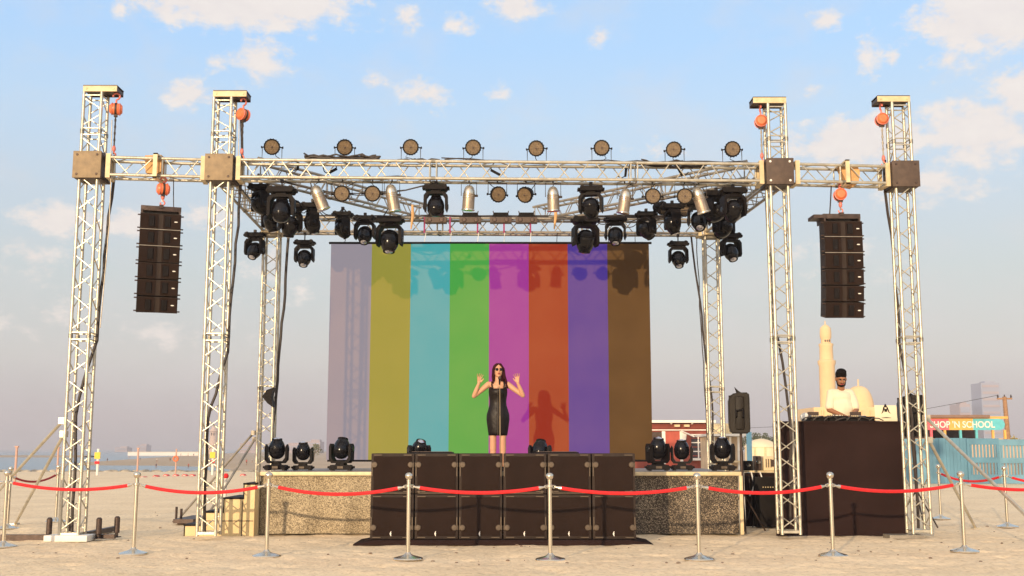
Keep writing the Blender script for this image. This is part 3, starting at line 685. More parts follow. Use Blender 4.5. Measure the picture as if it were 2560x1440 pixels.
# cable runs drooping from lamp to lamp
def droops(idx, name_label, seed):
    r2 = random.Random(seed); bm = B()
    for a, b in zip(idx, idx[1:]):
        p, q = P(*MH[a][:3]), P(*MH[b][:3]); p.z = max(p.z, ZU) + .02; q.z = max(q.z, ZU) + .02
        for k in range(2):
            sg = r2.uniform(.10, .26); pts = [p.lerp(q, t / 10) + Vector((0, .06, -4 * sg * (t / 10) * (1 - t / 10) + r2.uniform(-.01, .01))) for t in range(11)]; tube(bm, pts, .008, 6)
    tag(obj('lamp_cables', bm, CABLE, loc=P(*MH[idx[0]][:3])), name_label, 'cables', 'drooping lamp cables', 'stuff')
droops([4, 5, 6, 7, 8, 9, 10], 'thin black cables drooping from lamp to lamp along the left diagonal beam', 2)
droops([11, 12, 13, 14, 15, 16, 17], 'thin black cables drooping from lamp to lamp along the right diagonal beam', 3)
droops([0, 1], 'long thin cable drooping below the left half of the front beam', 5)
# blinders sitting on the rear beam
for k, (px, lab) in enumerate(((1090, 'leftmost of the four dark flood lamps on the rear beam'), (1176, 'second from left of the four dark flood lamps on the rear beam'), (1252, 'third from left of the four dark flood lamps on the rear beam'), (1316, 'rightmost of the four dark flood lamps on the rear beam'))):
    c = P(px, 558, 20.3); r = thing('flood_lamp', lab, 'stage light', c, 'dark flood lamps on the rear beam'); M = T(c)
    bm = B(); box(bm, (0, 0, .05), (.40, .16, .105), M, .008); obj('lamp_base', bm, BRNP, r)
    bm = B(); prism(bm, [(-.17, .10), (.17, .10), (.125, .19), (-.125, .19)], 'y', -.06, .06, M)
    for q in range(-5, 6): box(bm, (q * .022, -.064, .145), (.006, .012, .07), M)
    obj('lamp_housing', bm, BLK, r)
    for q in (-.11, .11): bm = B(); lathe(bm, [(0, .012), (.035, .010), (.045, 0)], 14, M @ T((q, -.082, .05)) @ RX(R(90))); obj('lens', bm, STEELD, r)
    for q in (-.13, .13): bm = B(); tube(bm, [(q, 0, .17), (q * 1.1, 0, .23)], .010, 6, M); obj('bracket', bm, STEELD, r)
# stage-side lamp clamped to the rear left tower
c = P(672, 992, 20.15); bm = B(); prism(bm, [(-.10, .0), (-.02, .12), (.10, .16), (.06, .0), (.10, -.19), (.0, -.12)], 'y', -.10, .10, T(c))
r = thing('wedge_lamp', 'small black wedge-shaped lamp clamped on the rear left tower', 'stage light', c); obj('lamp_housing', bm, BLK, r)
bm = B(); tube(bm, [c + Vector((.04, .02, 0)), c + Vector((.04, .25, 0))], .02, 8); obj('clamp', bm, STEELD, r)

# ---------------------------------------------------------------- striped screen
YS = 20.15
def screen():
    tl, tr = P(828, 609, YS), P(1622, 611, YS); z1 = tl.z; z0 = P(1200, 1150, YS).z
    x0, x1 = tl.x, tr.x
    r = thing('striped_screen', 'large hanging screen with eight vertical colour stripes behind the singer', 'screen', ((x0 + x1) / 2, YS, z0))
    bnd = [X(q, YS, 3.0) for q in (826, 925, 1024, 1123, 1222, 1322, 1421, 1521, 1625)]; bnd[0] = x0; bnd[-1] = x1
    cols = [(.245, .240, .300), (.245, .250, .035), (.004, .345, .38), (.004, .330, .050), (.295, .008, .275), (.275, .004, .003), (.010, .006, .25), (.006, .002, .002)]
    ms = []
    for k, cc in enumerate(cols):
        m = mat('lit screen stripe %s' % ['pale lavender', 'olive', 'cyan', 'green', 'magenta', 'red', 'violet', 'brown'][k], (.094, .056, .024), .9, 0, .10, 1.3, .15, 1.2, .0)
        b = m.node_tree.nodes['Principled BSDF']; b.inputs['Emission Color'].default_value = (*cc, 1); b.inputs['Emission Strength'].default_value = 1.0; ms.append(m)
    bm = B(); n = 8; rows = 26
    for k in range(n):
        a, b = bnd[k], bnd[k + 1]; g = []
        for j in range(rows + 1):
            row = []
            for i in range(7):
                x = a + (b - a) * i / 6; z = z0 + (z1 - z0) * j / rows
                row.append(bm.verts.new((x, YS + .012 * noise.noise(Vector((x * .9, z * .5, 2))), z)))
            g.append(row)
        for j in range(rows):
            for i in range(6):
                f = bm.faces.new((g[j][i], g[j][i + 1], g[j + 1][i + 1], g[j + 1][i])); f.material_index = k
    bmesh.ops.remove_doubles(bm, verts=bm.verts, dist=1e-5)
    ex = bmesh.ops.extrude_face_region(bm, geom=bm.faces[:]); bmesh.ops.translate(bm, verts=[v for v in ex['geom'] if isinstance(v, bmesh.types.BMVert)], vec=(0, .012, 0))
    obj('screen_cloth', bm, ms, r)
    bm = B(); tube(bm, [(x0 - .04, YS + .006, z1 + .012), (x1 + .05, YS + .006, z1 + .012)], .022, 8); obj('top_bar', bm, BLK, r)
    bm = B(); tube(bm, [(x0 + .02, YS + .006, z0 - .012), (x1 - .02, YS + .006, z0 - .012)], .018, 8); obj('bottom_bar', bm, BLK, r)
    for px in (862, 1061, 1125, 1194, 1260, 1326, 1392, 1521, 1588):
        x = X(px, YS, z1); bm = B(); tube(bm, [(x, YS, z1 + .03), (x + .015, 20.3, ZU + .0)], .007, 6); obj('hanging_line', bm, CABLE if px in (862, 1392, 1521, 1588) else WHITE, r)
    for k, px in enumerate((1061, 1125, 1194, 1260, 1326)):
        x = X(px, 20.3, ZB); bm = B(); box(bm, (x, 20.30, ZB - .01), (.03, .012, .30)); tag(obj('round_sling', bm, SLING, loc=(x, 20.3, ZB)), '%s purple sling over the rear beam above the screen, counted from the left' % ordn[k], 'sling', 'purple slings on the rear beam')
    for px, lab in ((1031, 'orange sling hanging from the left diagonal beam end'), (1388, 'orange sling hanging from the right diagonal beam end')):
        a = P(px, 512, 19.9); bm = B(); tube(bm, [a, a + Vector((.01, .0, -.2)), a + Vector((-.02, 0, -.45))], [.02, .03, .012], 8); tag(obj('hanging_sling', bm, BAG, loc=a), lab, 'sling')
SLING = mat('purple webbing', (.30, .04, .12), .8, 0, .1, 20)
screen()

# ---------------------------------------------------------------- stage
def sequin(name, c1, c2, cut):
    m = bpy.data.materials.new(name); m.use_nodes = True; nt = m.node_tree; N = nt.nodes; L = nt.links; b = N['Principled BSDF']
    tc = N.new('ShaderNodeTexCoord'); v = N.new('ShaderNodeTexVoronoi'); v.inputs['Scale'].default_value = 104; L.new(tc.outputs['Object'], v.inputs['Vector'])
    sp = N.new('ShaderNodeSeparateColor'); L.new(v.outputs['Color'], sp.inputs[0])
    big = N.new('ShaderNodeTexNoise'); big.inputs['Scale'].default_value = 3.2; big.inputs['Detail'].default_value = 3; L.new(tc.outputs['Object'], big.inputs['Vector'])
    ad = N.new('ShaderNodeMath'); ad.operation = 'ADD'; L.new(sp.outputs[0], ad.inputs[0])
    mu = N.new('ShaderNodeMath'); mu.operation = 'MULTIPLY_ADD'; mu.inputs[1].default_value = .5; mu.inputs[2].default_value = -.25; L.new(big.outputs[0], mu.inputs[0]); L.new(mu.outputs[0], ad.inputs[1])
    r = N.new('ShaderNodeValToRGB'); L.new(ad.outputs[0], r.inputs[0]); e = r.color_ramp.elements
    e[0].position = cut - .22; e[0].color = (*c1, 1); e[1].position = cut + .22; e[1].color = (*c2, 1)
    L.new(r.outputs[0], b.inputs['Base Color']); b.inputs['Roughness'].default_value = .5; b.inputs['Metallic'].default_value = .1; b.inputs['Specular IOR Level'].default_value = .3
    nm = N.new('ShaderNodeBump'); nm.inputs['Strength'].default_value = .9; nm.inputs['Distance'].default_value = .012; L.new(sp.outputs[1], nm.inputs['Height']); L.new(nm.outputs[0], b.inputs['Normal'])
    return m
SEQG = sequin('gold sequin fabric', (.17, .13, .078), (.50, .405, .26), .50)
SEQD = sequin('dark sequin fabric', (.050, .038, .028), (.46, .36, .24), .80)
def drape(bm, x0, x1, y, z0, z1, amp, freq, seed, th=.015, nx=90):
    rows = 10; g = []
    for j in range(rows + 1):
        z = z0 + (z1 - z0) * j / rows; row = []
        for i in range(nx + 1):
            x = x0 + (x1 - x0) * i / nx; k = .35 + .65 * (1 - j / rows)
            row.append(bm.verts.new((x, y + k * amp * noise.noise(Vector((x * freq, z * .7, seed))) + k * amp * .35 * math.sin(x * freq * 5 + seed), z)))
        g.append(row)
    for j in range(rows):
        for i in range(nx): bm.faces.new((g[j][i], g[j][i + 1], g[j + 1][i + 1], g[j + 1][i]))
YF = 17.1; XL = X(643, YF, .5); XR = X(1853, YF, .5)
def stage():
    r = thing('stage_platform', 'low stage platform with sequinned skirt and pale metal rim', 'stage', ((XL + XR) / 2, YF + 1.7, 0))
    bm = B(); box(bm, ((XL + XR) / 2, YF + 1.76, ZS - .03), (XR - XL - .02, 3.44, .06)); obj('stage_deck', bm, mat('grey stage plywood', (.30, .27, .25), .7, 0, .15, 3, .1, 60), r)
    bm = B(); box(bm, ((XL + XR) / 2, YF - .0, ZS - .022), (XR - XL + .02, .05, .056), bev=.004); obj('edge_rail', bm, CREAM, r)
    for x in (XL, XR):
        bm = B(); box(bm, (x, YF - .005, ZS / 2 - .02), (.05, .05, ZS - .06), bev=.004); obj('corner_leg', bm, CREAM, r)
    for x in (XL, XR):
        bm = B(); box(bm, (x, YF + 3.4, ZS / 2 - .02), (.05, .05, ZS - .06)); obj('corner_leg', bm, CREAM, r)
    xm = X(922, YF, .5); xn = X(1595, YF, .5)
    bm = B(); drape(bm, XL + .03, xm + .5, YF + .06, .02, ZS - .05, .075, 2.2, 1.0); obj('skirt', bm, SEQG, r, label='gold sequin skirt')
    bm = B(); drape(bm, xm + .5, xn - .3, YF + .06, .02, ZS - .05, .02, 2.2, 4.0); obj('skirt', bm, BLKC, r)
    bm = B(); drape(bm, xn - .3, XR - .03, YF + .05, .02, ZS - .05, .04, 2.4, 2.0); obj('skirt', bm, SEQD, r, label='dark sequin skirt')
    for (x, s) in ((XL, 3), (XR, 5)):
        bm = B(); box(bm, (x + (.03 if x < 0 else -.03), YF + 1.75, ZS / 2 - .02), (.02, 3.3, ZS - .08)); obj('side_skirt', bm, BLKC, r)
    # steps up to the stage, at its left end
    PLY = mat('yellow plywood', (.86, .67, .36), .7, 0, 0, 1.6, .25, 30, col2=(.64, .48, .24)); y0 = YF - .25; y1 = YF + .75
    xs = [X(q, 17.0, .3) for q in (471, 519, 566, 615, 641)]; hs = [.15, .34, .54, .75]
    t = thing('stage_steps', 'yellow plywood steps with black treads at the left end of the stage', 'steps', (xs[1], YF, 0))
    bm = B(); poly = [(xs[0], 0)] 
    for k in range(4): poly += [(xs[k], hs[k]), (xs[k + 1], hs[k])]
    poly.append((xs[4], 0)); prism(bm, poly, 'y', y0, y1); obj('step_side', bm, PLY, t)
    for k in range(4):
        bm = B(); box(bm, ((xs[k] + xs[k + 1]) / 2 - .01, (y0 + y1) / 2, hs[k] + .014), (xs[k + 1] - xs[k] + .02, y1 - y0 + .02, .026)); obj('tread', bm, BLK, t)
        bm = B(); h0 = hs[k - 1] + .03 if k else .0; box(bm, (xs[k] - .008, (y0 + y1) / 2, (h0 + hs[k]) / 2), (.014, y1 - y0 + .016, hs[k] - h0 - .004)); obj('riser', bm, BLK, t)
    for z in (hs[0] + .005,): bm = B(); box(bm, ((xs[1] + xs[4]) / 2 + .0, y0 - .003, z + .07), (xs[4] - xs[1] - .02, .004, .012)); obj('joint_shadow_line', bm, STEELD, t)
    bm = B(); box(bm, (X(605, y0, .3), y0 - .0045, .26), (.012, .004, .50)); obj('joint_shadow_line', bm, STEELD, t)  # dark vertical strip is a painted shadow line on the step side
stage()

# ---------------------------------------------------------------- subwoofers
def subs():
    YB = 15.35; w = (X(1590, YB, .6) - X(925, YB, .6)) / 6; x0 = X(925, YB, .6); H = [(.075, .60), (.675, .545)]
    col = ['first', 'second', 'third', 'fourth', 'fifth', 'last']
    for c in range(6):
        for lv in range(2):
            z0 = H[lv][0]; h = H[lv][1]; x = x0 + (c + .5) * w; jx = rnd.uniform(-.004, .004); jy = rnd.uniform(-.006, .006)
            r = thing('subwoofer', '%s black subwoofer from the left in the %s row of the stack' % (col[c], ['bottom', 'top'][lv]), 'subwoofer', (x, YB + .35, z0), 'subwoofers stacked before the stage')
            hw = w / 2 - .007
            bm = B(); box(bm, (x + jx, YB + .36 + jy, z0 + h / 2), (2 * hw, .70, h - .008), bev=.010); cab = obj('cabinet', bm, SUBT, r)
            bm = B(); box(bm, (x + jx, YB + .006 + jy, z0 + h / 2 + (.03 if lv == 0 else -.03) * 0), (2 * hw - .07, .02, h - .09), bev=.006); obj('grille', bm, SUBM, r)
            fl = 1 if lv == 0 else -1; zc = z0 + h / 2
            for sx in (-1, 1):
                # round handle lug near the outer end, strip near the stacking edge
                zz = zc - fl * (h / 2 - .155)
                bm = B(); lathe(bm, [(0, .018), (.034, .016), (.042, 0)], 18, T((x + jx + sx * (hw - .048), YB - .008 + jy, zz)) @ RX(R(90))); box(bm, (x + jx + sx * (hw - .02), YB - .004 + jy, zz), (.036, .022, .055)); obj('handle_lug', bm, LUG, r)
                bm = B(); box(bm, (x + jx + sx * (hw - .016), YB - .002 + jy, zc - fl * (h / 2 - .235)), (.014, .012, .15 if lv else .12)); obj('edge_strip', bm, LUG, cab)
                bm = B(); box(bm, (x + jx + sx * (hw - .09), YB - .002 + jy, zc - fl * (h / 2 - .026)), (.11, .012, .012)); obj('edge_strip', bm, LUG, cab)
                bm = B(); box(bm, (x + jx + sx * (hw - .09), YB - .002 + jy, zc + fl * (h / 2 - .034)), (.11, .012, .012)); obj('edge_strip', bm, LUG, cab)
            if lv == 1:
                bm = B(); box(bm, (x + jx, YB - .004 + jy, z0 + .012), (2 * hw - .09, .014, .012)); obj('edge_strip', bm, LUG, cab)
                for sx in (-1, 1): bm = B(); lathe(bm, [(0, .014), (.016, .012), (.022, 0)], 12, T((x + jx + sx * (hw - .06), YB - .004 + jy, z0 + .028)) @ RX(R(90))); obj('catch', bm, LUG, cab)
            if lv == 0:
                bm = B(); q = T((x + jx - .015, YB - .008 + jy, z0 + .075))
                prism(bm, [(.012, .034), (.004, .03), (-.008, .006), (-.008, -.006), (.004, -.03), (.012, -.034), (.008, -.008), (.014, 0), (.008, .008)], 'y', 0, .006, q); obj('badge', bm, WHITE, r)
    bm = B(); g = []; n = 80; xa = X(884, YB, 0); xb = X(1632, YB, 0)
    for j, (yy, zz) in enumerate(((YB - .08, .0), (YB - .075, .035), (YB - .05, .068), (YB + .0, .074), (YB + .8, .074))):
        row = []
        for i in range(n + 1):
            t = i / n; x = xa + (xb - xa) * t; e = min(1, min(t, 1 - t) * 14)
            row.append(bm.verts.new((x, yy + .02 * noise.noise(Vector((x * 3, 0, 1))) * (j < 2), max(.004, zz * (.25 + .75 * e)) if j else .003 + .008 * noise.noise(Vector((x * 4, 2, 0))))))
        g.append(row)
    for a, b in zip(g, g[1:]):
        for i in range(n): bm.faces.new((a[i], a[i + 1], b[i + 1], b[i]))
    tag(obj('ground_cloth', bm, BLKC, loc=(0, YB, 0)), 'black cloth laid under the row of subwoofers, crumpled at its ends', 'cloth')
    for (pa, pb, py, lab) in ((1016, 1130, 1131, 'flat black monitor wedge top showing above the second subwoofer'), (1338, 1452, 1129, 'flat black monitor wedge top showing above the fourth and fifth subwoofers')):
        Y = 16.6; a, b = X(pa, Y, 1.2), X(pb, Y, 1.2); zt = P(1200, py - 3, Y).z; r = thing('monitor_wedge', lab, 'speaker', ((a + b) / 2, Y, ZS if Y > YF else 1.0), 'monitor speakers behind the subwoofers')
        bm = B(); prism(bm, [(0, .0), (.45, .0), (.45, .22), (.12, .30), (0, .22)], 'x', a, b, T((0, Y - .35 + .75, ZS + .0)) @ I4); obj('speaker_body', bm, BLK, r)
        bm = B(); prism(bm, [(.125, .302), (.448, .224), (.45, .232), (.127, .310)], 'x', a + .03, b - .03, T((0, Y + .40, ZS))); obj('grille', bm, STEELD, r)
subs()

# ---------------------------------------------------------------- stanchions and velvet ropes
def stanchion(px, pyb, label, h=.985, g=None, s=1.0):
    g = g or G(px, pyb); r = thing('rope_stanchion', label, 'stanchion', g, 'chrome stanchions round the stage'); M = T(g) @ RZ(rnd.uniform(0, 1)) @ RY(rnd.uniform(-.006, .006)) 
    bm = B(); lathe(bm, [(0, 0), (.172, 0), (.176, .010), (.168, .022), (.12, .036), (.06, .052), (.034, .068), (.026, .085)], 40, M); obj('base', bm, CHROME, r)
    bm = B(); lathe(bm, [(.0235, .05), (.0235, h - .085), (.027, h - .082), (.027, h - .07)], 20, M); obj('post', bm, CHROME, r)
    bm = B(); lathe(bm, [(.027, h - .155), (.040, h - .150), (.040, h - .125), (.027, h - .12)], 20, M); obj('rope_collar', bm, CHROME, r)
    bm = B(); lathe(bm, [(.022, h - .08), (.018, h - .07), (.026, h - .062), (.040, h - .045), (.046, h - .022), (.040, h - .002), (.022, h + .012), (0, h + .016)], 20, M); obj('ball_top', bm, CHROME, r)
    return g + Vector((0, 0, h - .138))
def rope(a, b, sag, label, m=ROPE, r0=.021):
    d = (b - a); L_ = d.length; u = d.normalized(); r = thing('velvet_rope', label, 'rope', (a + b) / 2, 'red ropes between the stanchions')
    n = 28; pts = []
    for i in range(n + 1):
        t = i / n; pts.append(a + d * t + Vector((0, 0, -sag * 4 * t * (1 - t))))
    k = .045 / L_
    def at(t): return a + d * t + Vector((0, 0, -sag * 4 * t * (1 - t)))
    e0, e1 = .13 / L_, 1 - .13 / L_
    core = [at(e0 + (e1 - e0) * i / n) for i in range(n + 1)]
    bm = B(); tube(bm, core, r0, 12); obj('rope_body', bm, m, r)
    for (p, q, s_) in ((k, e0, 1), (1 - k, e1, -1)):
        bm = B(); pp = [at(p + (q - p) * i / 4) for i in range(5)]; tube(bm, pp, [.005, .009, .013, .019, .024], 10)
        c = pp[0]; ring = [c + Vector((.022 * math.cos(t), 0, .016 * math.sin(t))) for t in (2 * PI * j / 12 for j in range(13))]; tube(bm, ring, .005, 6, caps=False)
        obj('end_hook', bm, CHROME, r)
FR = [(8, 1368), (333, 1386), (666, 1392), (1020, 1399), (1376, 1401), (1748, 1400), (2083, 1391), (2412, 1380)]
fl = ['chrome stanchion at the far left edge of the picture, in the front row', 'chrome stanchion standing on the sand between the two left towers', 'chrome stanchion before the left corner of the stage', 'chrome stanchion in front of the first two subwoofers',
      'chrome stanchion in front of the fourth and fifth subwoofers', 'chrome stanchion before the dark sequin skirt, right of the subwoofers', 'chrome stanchion in front of the black booth', 'chrome stanchion right of the rightmost tower, in the front row']
tops = [stanchion(px, py, l) for (px, py), l in zip(FR, fl)]
rl = ['red rope crossing in front of the leftmost tower', 'red rope crossing in front of the second tower and the steps', 'red rope in front of the gold sequin skirt', 'red rope in front of the middle subwoofers', 'red rope from the last subwoofers to the dark sequin skirt',
      'red rope crossing in front of the tower with the bolted block', 'red rope crossing before the booth and the rightmost tower']
for k in range(7): rope(tops[k], tops[k + 1], (.085, .10, .105, .08, .085, .09, .09)[k], rl[k])
gl = G(-330, 1352); tl_ = Vector((gl.x, gl.y, .85)); rope(tl_, tops[0], .08, 'end of a red rope entering at the left edge of the picture')
st = stanchion(-330, 1352, 'chrome stanchion beyond the left edge, holding the first rope')
sb1 = stanchion(18, 1322, 'chrome stanchion just behind the far left one', g=G(18, 1322)); sb2 = stanchion(140, 1314, 'chrome stanchion behind the leftmost tower, where the dark red rope ends', g=G(139, 1305))
rope(sb1, sb2, .12, 'dark red rope sagging behind the leftmost tower', ROPED, .018)
sr1 = stanchion(2352, 1298, 'thin far chrome stanchion between the rightmost tower and its braces'); sr2 = stanchion(2519, 1318, 'chrome stanchion before the blue fence near the right edge'); sr3 = G(2760, 1330) + Vector((0, 0, .85))
rope(sr1, sr2, .13, 'red rope sagging before the blue fence, behind the braces'); rope(sr2, sr3, .13, 'short red rope leaving the picture beside the blue fence')
stanchion(2760, 1330, 'chrome stanchion beyond the right edge, behind'); far = stanchion(2750, 1372, 'chrome stanchion beyond the right edge, in front')
rope(tops[7], far, .09, 'red rope leaving the picture at the right, in the front row')

# ---------------------------------------------------------------- people
def cap(bm, p0, p1, r0, r1, sq=1.0, n=14):
    """tapered capsule with round ends"""
    p0, p1 = Vector(p0), Vector(p1); d = p1 - p0; L_ = max(d.length, 1e-4); q = d.normalized().to_track_quat('Z', 'Y').to_matrix().to_4x4()
    prof = [(r0 * math.cos(R(a)), r0 * math.sin(R(a))) for a in (-90, -60, -30, 0)] + [(r1 * math.cos(R(a)), L_ + r1 * math.sin(R(a))) for a in (0, 30, 60, 90)]
    prof = [(max(r, 0), z) for r, z in prof]
    lathe(bm, prof, n, T(p0) @ q @ Matrix.Diagonal((1, sq, 1, 1)))
def fuse(name, bm, m, parent, voxel, smooth=2, loc=None):
    """union overlapping volumes into one continuous skin"""
    o = obj(name, bm, m, parent, loc)
    md = o.modifiers.new('r', 'REMESH'); md.mode = 'VOXEL'; md.voxel_size = voxel; md.use_smooth_shade = True
    if smooth: sm = o.modifiers.new('s', 'SMOOTH'); sm.factor = .5; sm.iterations = smooth
    dg = bpy.context.evaluated_depsgraph_get(); me = bpy.data.meshes.new_from_object(o.evaluated_get(dg)); o.modifiers.clear(); old = o.data; o.data = me; bpy.data.meshes.remove(old)
    if not me.materials: me.materials.append(m)
    return o
def hand(bm, M, side, curl=.25, spread=.10):
    """hand in M's frame: wrist at origin, fingers along +z, palm facing -y, thumb towards side*x"""
    def c(a, b, r0, r1, sq=1.0): cap(bm, M @ Vector(a), M @ Vector(b), r0, r1, 1.0, 10)
    c((0, 0, -.01), (0, 0, .02), .024, .024)
    for fx in (-.024, -.008, .008, .024): c((fx * .6, 0, .01), (fx * 1.05, 0, .082), .0135, .0115)
    for k, (fx, L_, r) in enumerate(((-.031, .060, .0072), (-.011, .074, .0082), (.010, .080, .0084), (.030, .072, .0082))):
        fx2 = fx * -side; sp = math.copysign(abs(fx) * spread * 12, fx2) * .5
        a = Vector((fx2, 0, .083)); b_ = a + Vector((sp * .35, -L_ * .42 * math.sin(curl * .6), L_ * .45)); c_ = b_ + Vector((sp * .25, -L_ * .32 * math.sin(curl * 1.5), L_ * .32)); d_ = c_ + Vector((sp * .1, -L_ * .25 * math.sin(curl * 2.4), L_ * .22))
        c(a, b_, r * 1.08, r); c(b_, c_, r, r * .93); c(c_, d_, r * .93, r * .78)
    a = Vector((side * .022, -.004, .022)); b_ = Vector((side * .047, -.016, .052)); d_ = Vector((side * .060, -.022, .082)); c(a, b_, .014, .011); c(b_, d_, .0105, .0085)
def head(bm, M):
    """skull, jaw, nose, lips, ears; face towards -y, centre of the head at the origin"""
    def e(p, r): ell(bm, p, r, M, 18, 12)
    e((0, .012, .022), (.076, .094, .093)); e((0, -.012, -.030), (.063, .078, .082)); e((0, -.048, -.086), (.030, .028, .022)); e((0, -.030, -.060), (.050, .050, .040))
    cap(bm, M @ Vector((0, -.086, .012)), M @ Vector((0, -.106, -.024)), .0085, .0135, 1, 10); e((-.010, -.094, -.028), (.009, .010, .007)); e((.010, -.094, -.028), (.009, .010, .007))
    e((0, -.082, .030), (.052, .014, .010)); e((-.036, -.062, -.018), (.022, .022, .020)); e((.036, -.062, -.018), (.022, .022, .020))
    e((0, -.086, -.051), (.021, .009, .0055)); e((0, -.084, -.061), (.018, .009, .006))
    for s_ in (-1, 1): e((s_ * .077, .010, -.008), (.010, .020, .030))
SKIN = mat('warm skin', (.62, .33, .19), .5, 0, .06, 8, .05, 60); SKIND = mat('dark brown skin', (.33, .145, .07), .5, 0, .08, 8, .05, 60)  # plain skin colours of the people
for m_ in (SKIN, SKIND):
    b_ = m_.node_tree.nodes['Principled BSDF']; b_.inputs['Subsurface Weight'].default_value = .08; b_.inputs['Subsurface Radius'].default_value = (.02, .008, .004)
HAIR = mat('dark auburn hair', (.038, .0065, .0095), .8, 0, .35, 30, .4, 90, .12, stretch=(1, 1, .12)); HAIRB = mat('short black hair', (.011, .008, .008), .85, 0, .3, 60, .6, 220, .1)
LIP = mat('red lips', (.42, .05, .05), .4); DARKE = mat('dark eyes', (.02, .012, .012), .25); EYEW = mat('eye white', (.7, .66, .6), .3)
def face_bits(M, r, brow=HAIR, glasses=False):
    for s_ in (-1, 1):
        bm = B(); ell(bm, (s_ * .030, -.079, .010), (.0135, .009, .0085), M, 12, 8); obj('eye', bm, EYEW, r)
        bm = B(); ell(bm, (s_ * .030, -.085, .010), (.0065, .0045, .0068), M, 10, 6); obj('iris', bm, DARKE, r)
        bm = B(); tube(bm, [(s_ * .012, -.093, .026), (s_ * .030, -.094, .032), (s_ * .050, -.082, .027)], .0042, 6, M); obj('eyebrow', bm, brow, r)
        bm = B(); tube(bm, [(s_ * .014, -.0875, .015), (s_ * .030, -.0905, .0195), (s_ * .045, -.083, .014)], .0032, 6, M); obj('eyelashes', bm, DARKE, r)
    bm = B(); ell(bm, (0, -.0925, -.0545), (.023, .0065, .009), M, 12, 8); obj('lips', bm, LIP, r)
    bm = B(); ell(bm, (0, -.0975, -.055), (.014, .003, .0035), M, 10, 6); obj('mouth', bm, DARKE, r)
def singer():
    Y = 18.08; x = X(1245, Y, 2); F = Vector((x, Y, ZS + .012)); r = thing('person', 'woman singing on the stage in a black knee-length dress, both hands raised beside her head', 'person', F); M = T(F)
    def v(a): return M @ Vector(a)
    bm = B()
    for s_ in (-1, 1):       # legs in low shoes
        cap(bm, v((s_ * .085, 0, .86)), v((s_ * .078, -.01, .49)), .082, .052); cap(bm, v((s_ * .078, -.01, .49)), v((s_ * .078, .015, .33)), .052, .054); cap(bm, v((s_ * .078, .015, .33)), v((s_ * .078, .02, .09)), .052, .034)
        cap(bm, v((s_ * .08, .02, .05)), v((s_ * .085, -.13, .03)), .034, .026)
    ell(bm, (0, .0, .90), (.158, .105, .12), M); ell(bm, (0, 0, 1.02), (.128, .085, .12), M); ell(bm, (0, .005, 1.20), (.135, .092, .15), M); ell(bm, (0, .01, 1.32), (.150, .075, .07), M)
    for s_ in (-1, 1): ell(bm, (s_ * .060, -.055, 1.235), (.054, .044, .056), M)
    cap(bm, v((-.13, .01, 1.365)), v((.13, .01, 1.365)), .046, .046); cap(bm, v((0, .012, 1.34)), v((0, -.002, 1.50)), .056, .047)
    for s_, sh, elb, wr, tip_ in ((-1, (-.155, .01, 1.365), (-.385, -.03, 1.175), (-.305, -.10, 1.375), (-.285, -.13, 1.55)), (1, (.155, .01, 1.365), (.400, -.03, 1.185), (.318, -.10, 1.380), (.300, -.13, 1.55))):
        mid = Vector(sh).lerp(Vector(elb), .45)
        cap(bm, v(sh), v(mid), .049, .043); cap(bm, v(mid), v(elb), .043, .035); fm = Vector(elb).lerp(Vector(wr), .35); cap(bm, v(elb), v(fm), .036, .037); cap(bm, v(fm), v(wr), .037, .024)
        z = (Vector(tip_) - Vector(wr)).normalized(); q = z.to_track_quat('Z', 'Y').to_matrix().to_4x4()
        xa = Vector((1, 0, 0)); ya = z.cross(xa).normalized(); xa = ya.cross(z); Mh = Matrix((( xa.x, ya.x, z.x, 0), (xa.y, ya.y, z.y, 0), (xa.z, ya.z, z.z, 0), (0, 0, 0, 1)))
        hand(bm, M @ T(wr) @ Mh @ RZ(-s_ * .35), -s_, .32, .16)
    MH_ = M @ T((.004, -.008, 1.583)) @ RZ(.12) @ RX(-.05) @ Matrix.Scale(1.0, 4); head(bm, MH_)
    fuse('person_body', bm, SKIN, r, .0055, 2)
    face_bits(MH_, r)
    bm = B()
    for s_ in (-1, 1): ell(bm, (s_ * .034, -.094, .009), (.029, .006, .021), MH_, 14, 8)
    tube(bm, [(-.078, .0, .016), (-.066, -.085, .018), (.066, -.085, .018), (.078, .0, .016)], .004, 6, MH_); obj('sunglasses', bm, BLKG, r)
    # dress: rings of half width, front and back
    prof = [(.548, .150, .098), (.60, .158, .104), (.70, .172, .112), (.80, .184, .122), (.88, .180, .124), (.95, .160, .112), (1.03, .137, .096), (1.08, .134, .094), (1.14, .138, .100), (1.19, .147, .122), (1.23, .151, .134), (1.265, .150, .130), (1.295, .145, .112), (1.325, .138, .096)]
    bm = B(); rings = []; n = 44
    for (z, a, b) in prof:
        row = []
        for k in range(n):
            t = 2 * PI * k / n; ca, sa = math.cos(t), math.sin(t); rr = 1 + (.012 * math.sin(k * 2.0 + z * 9) + .012 * noise.noise(Vector((ca * 2, sa * 2, z * 9)))) * (1 if z < 1.1 else .4)
            zz = z + (.030 * abs(ca) ** 2 - .012 if z > 1.30 else 0) - (.03 * max(0, -sa) if z > 1.30 else 0)
            row.append(bm.verts.new(v((a * ca * rr, .004 + b * sa * rr, zz))))
        rings.append(row)
    for a, b in zip(rings, rings[1:]):
        for k in range(n): bm.faces.new((a[k], a[(k + 1) % n], b[(k + 1) % n], b[k]))
    DRESS = mat('black leather dress', (.010, .0065, .0055), .45, 0, .2, 6, .35, 14, .25)
    ds = obj('dress', bm, DRESS, r, smooth='keep'); ds.modifiers.new('t', 'SOLIDIFY').thickness = .006
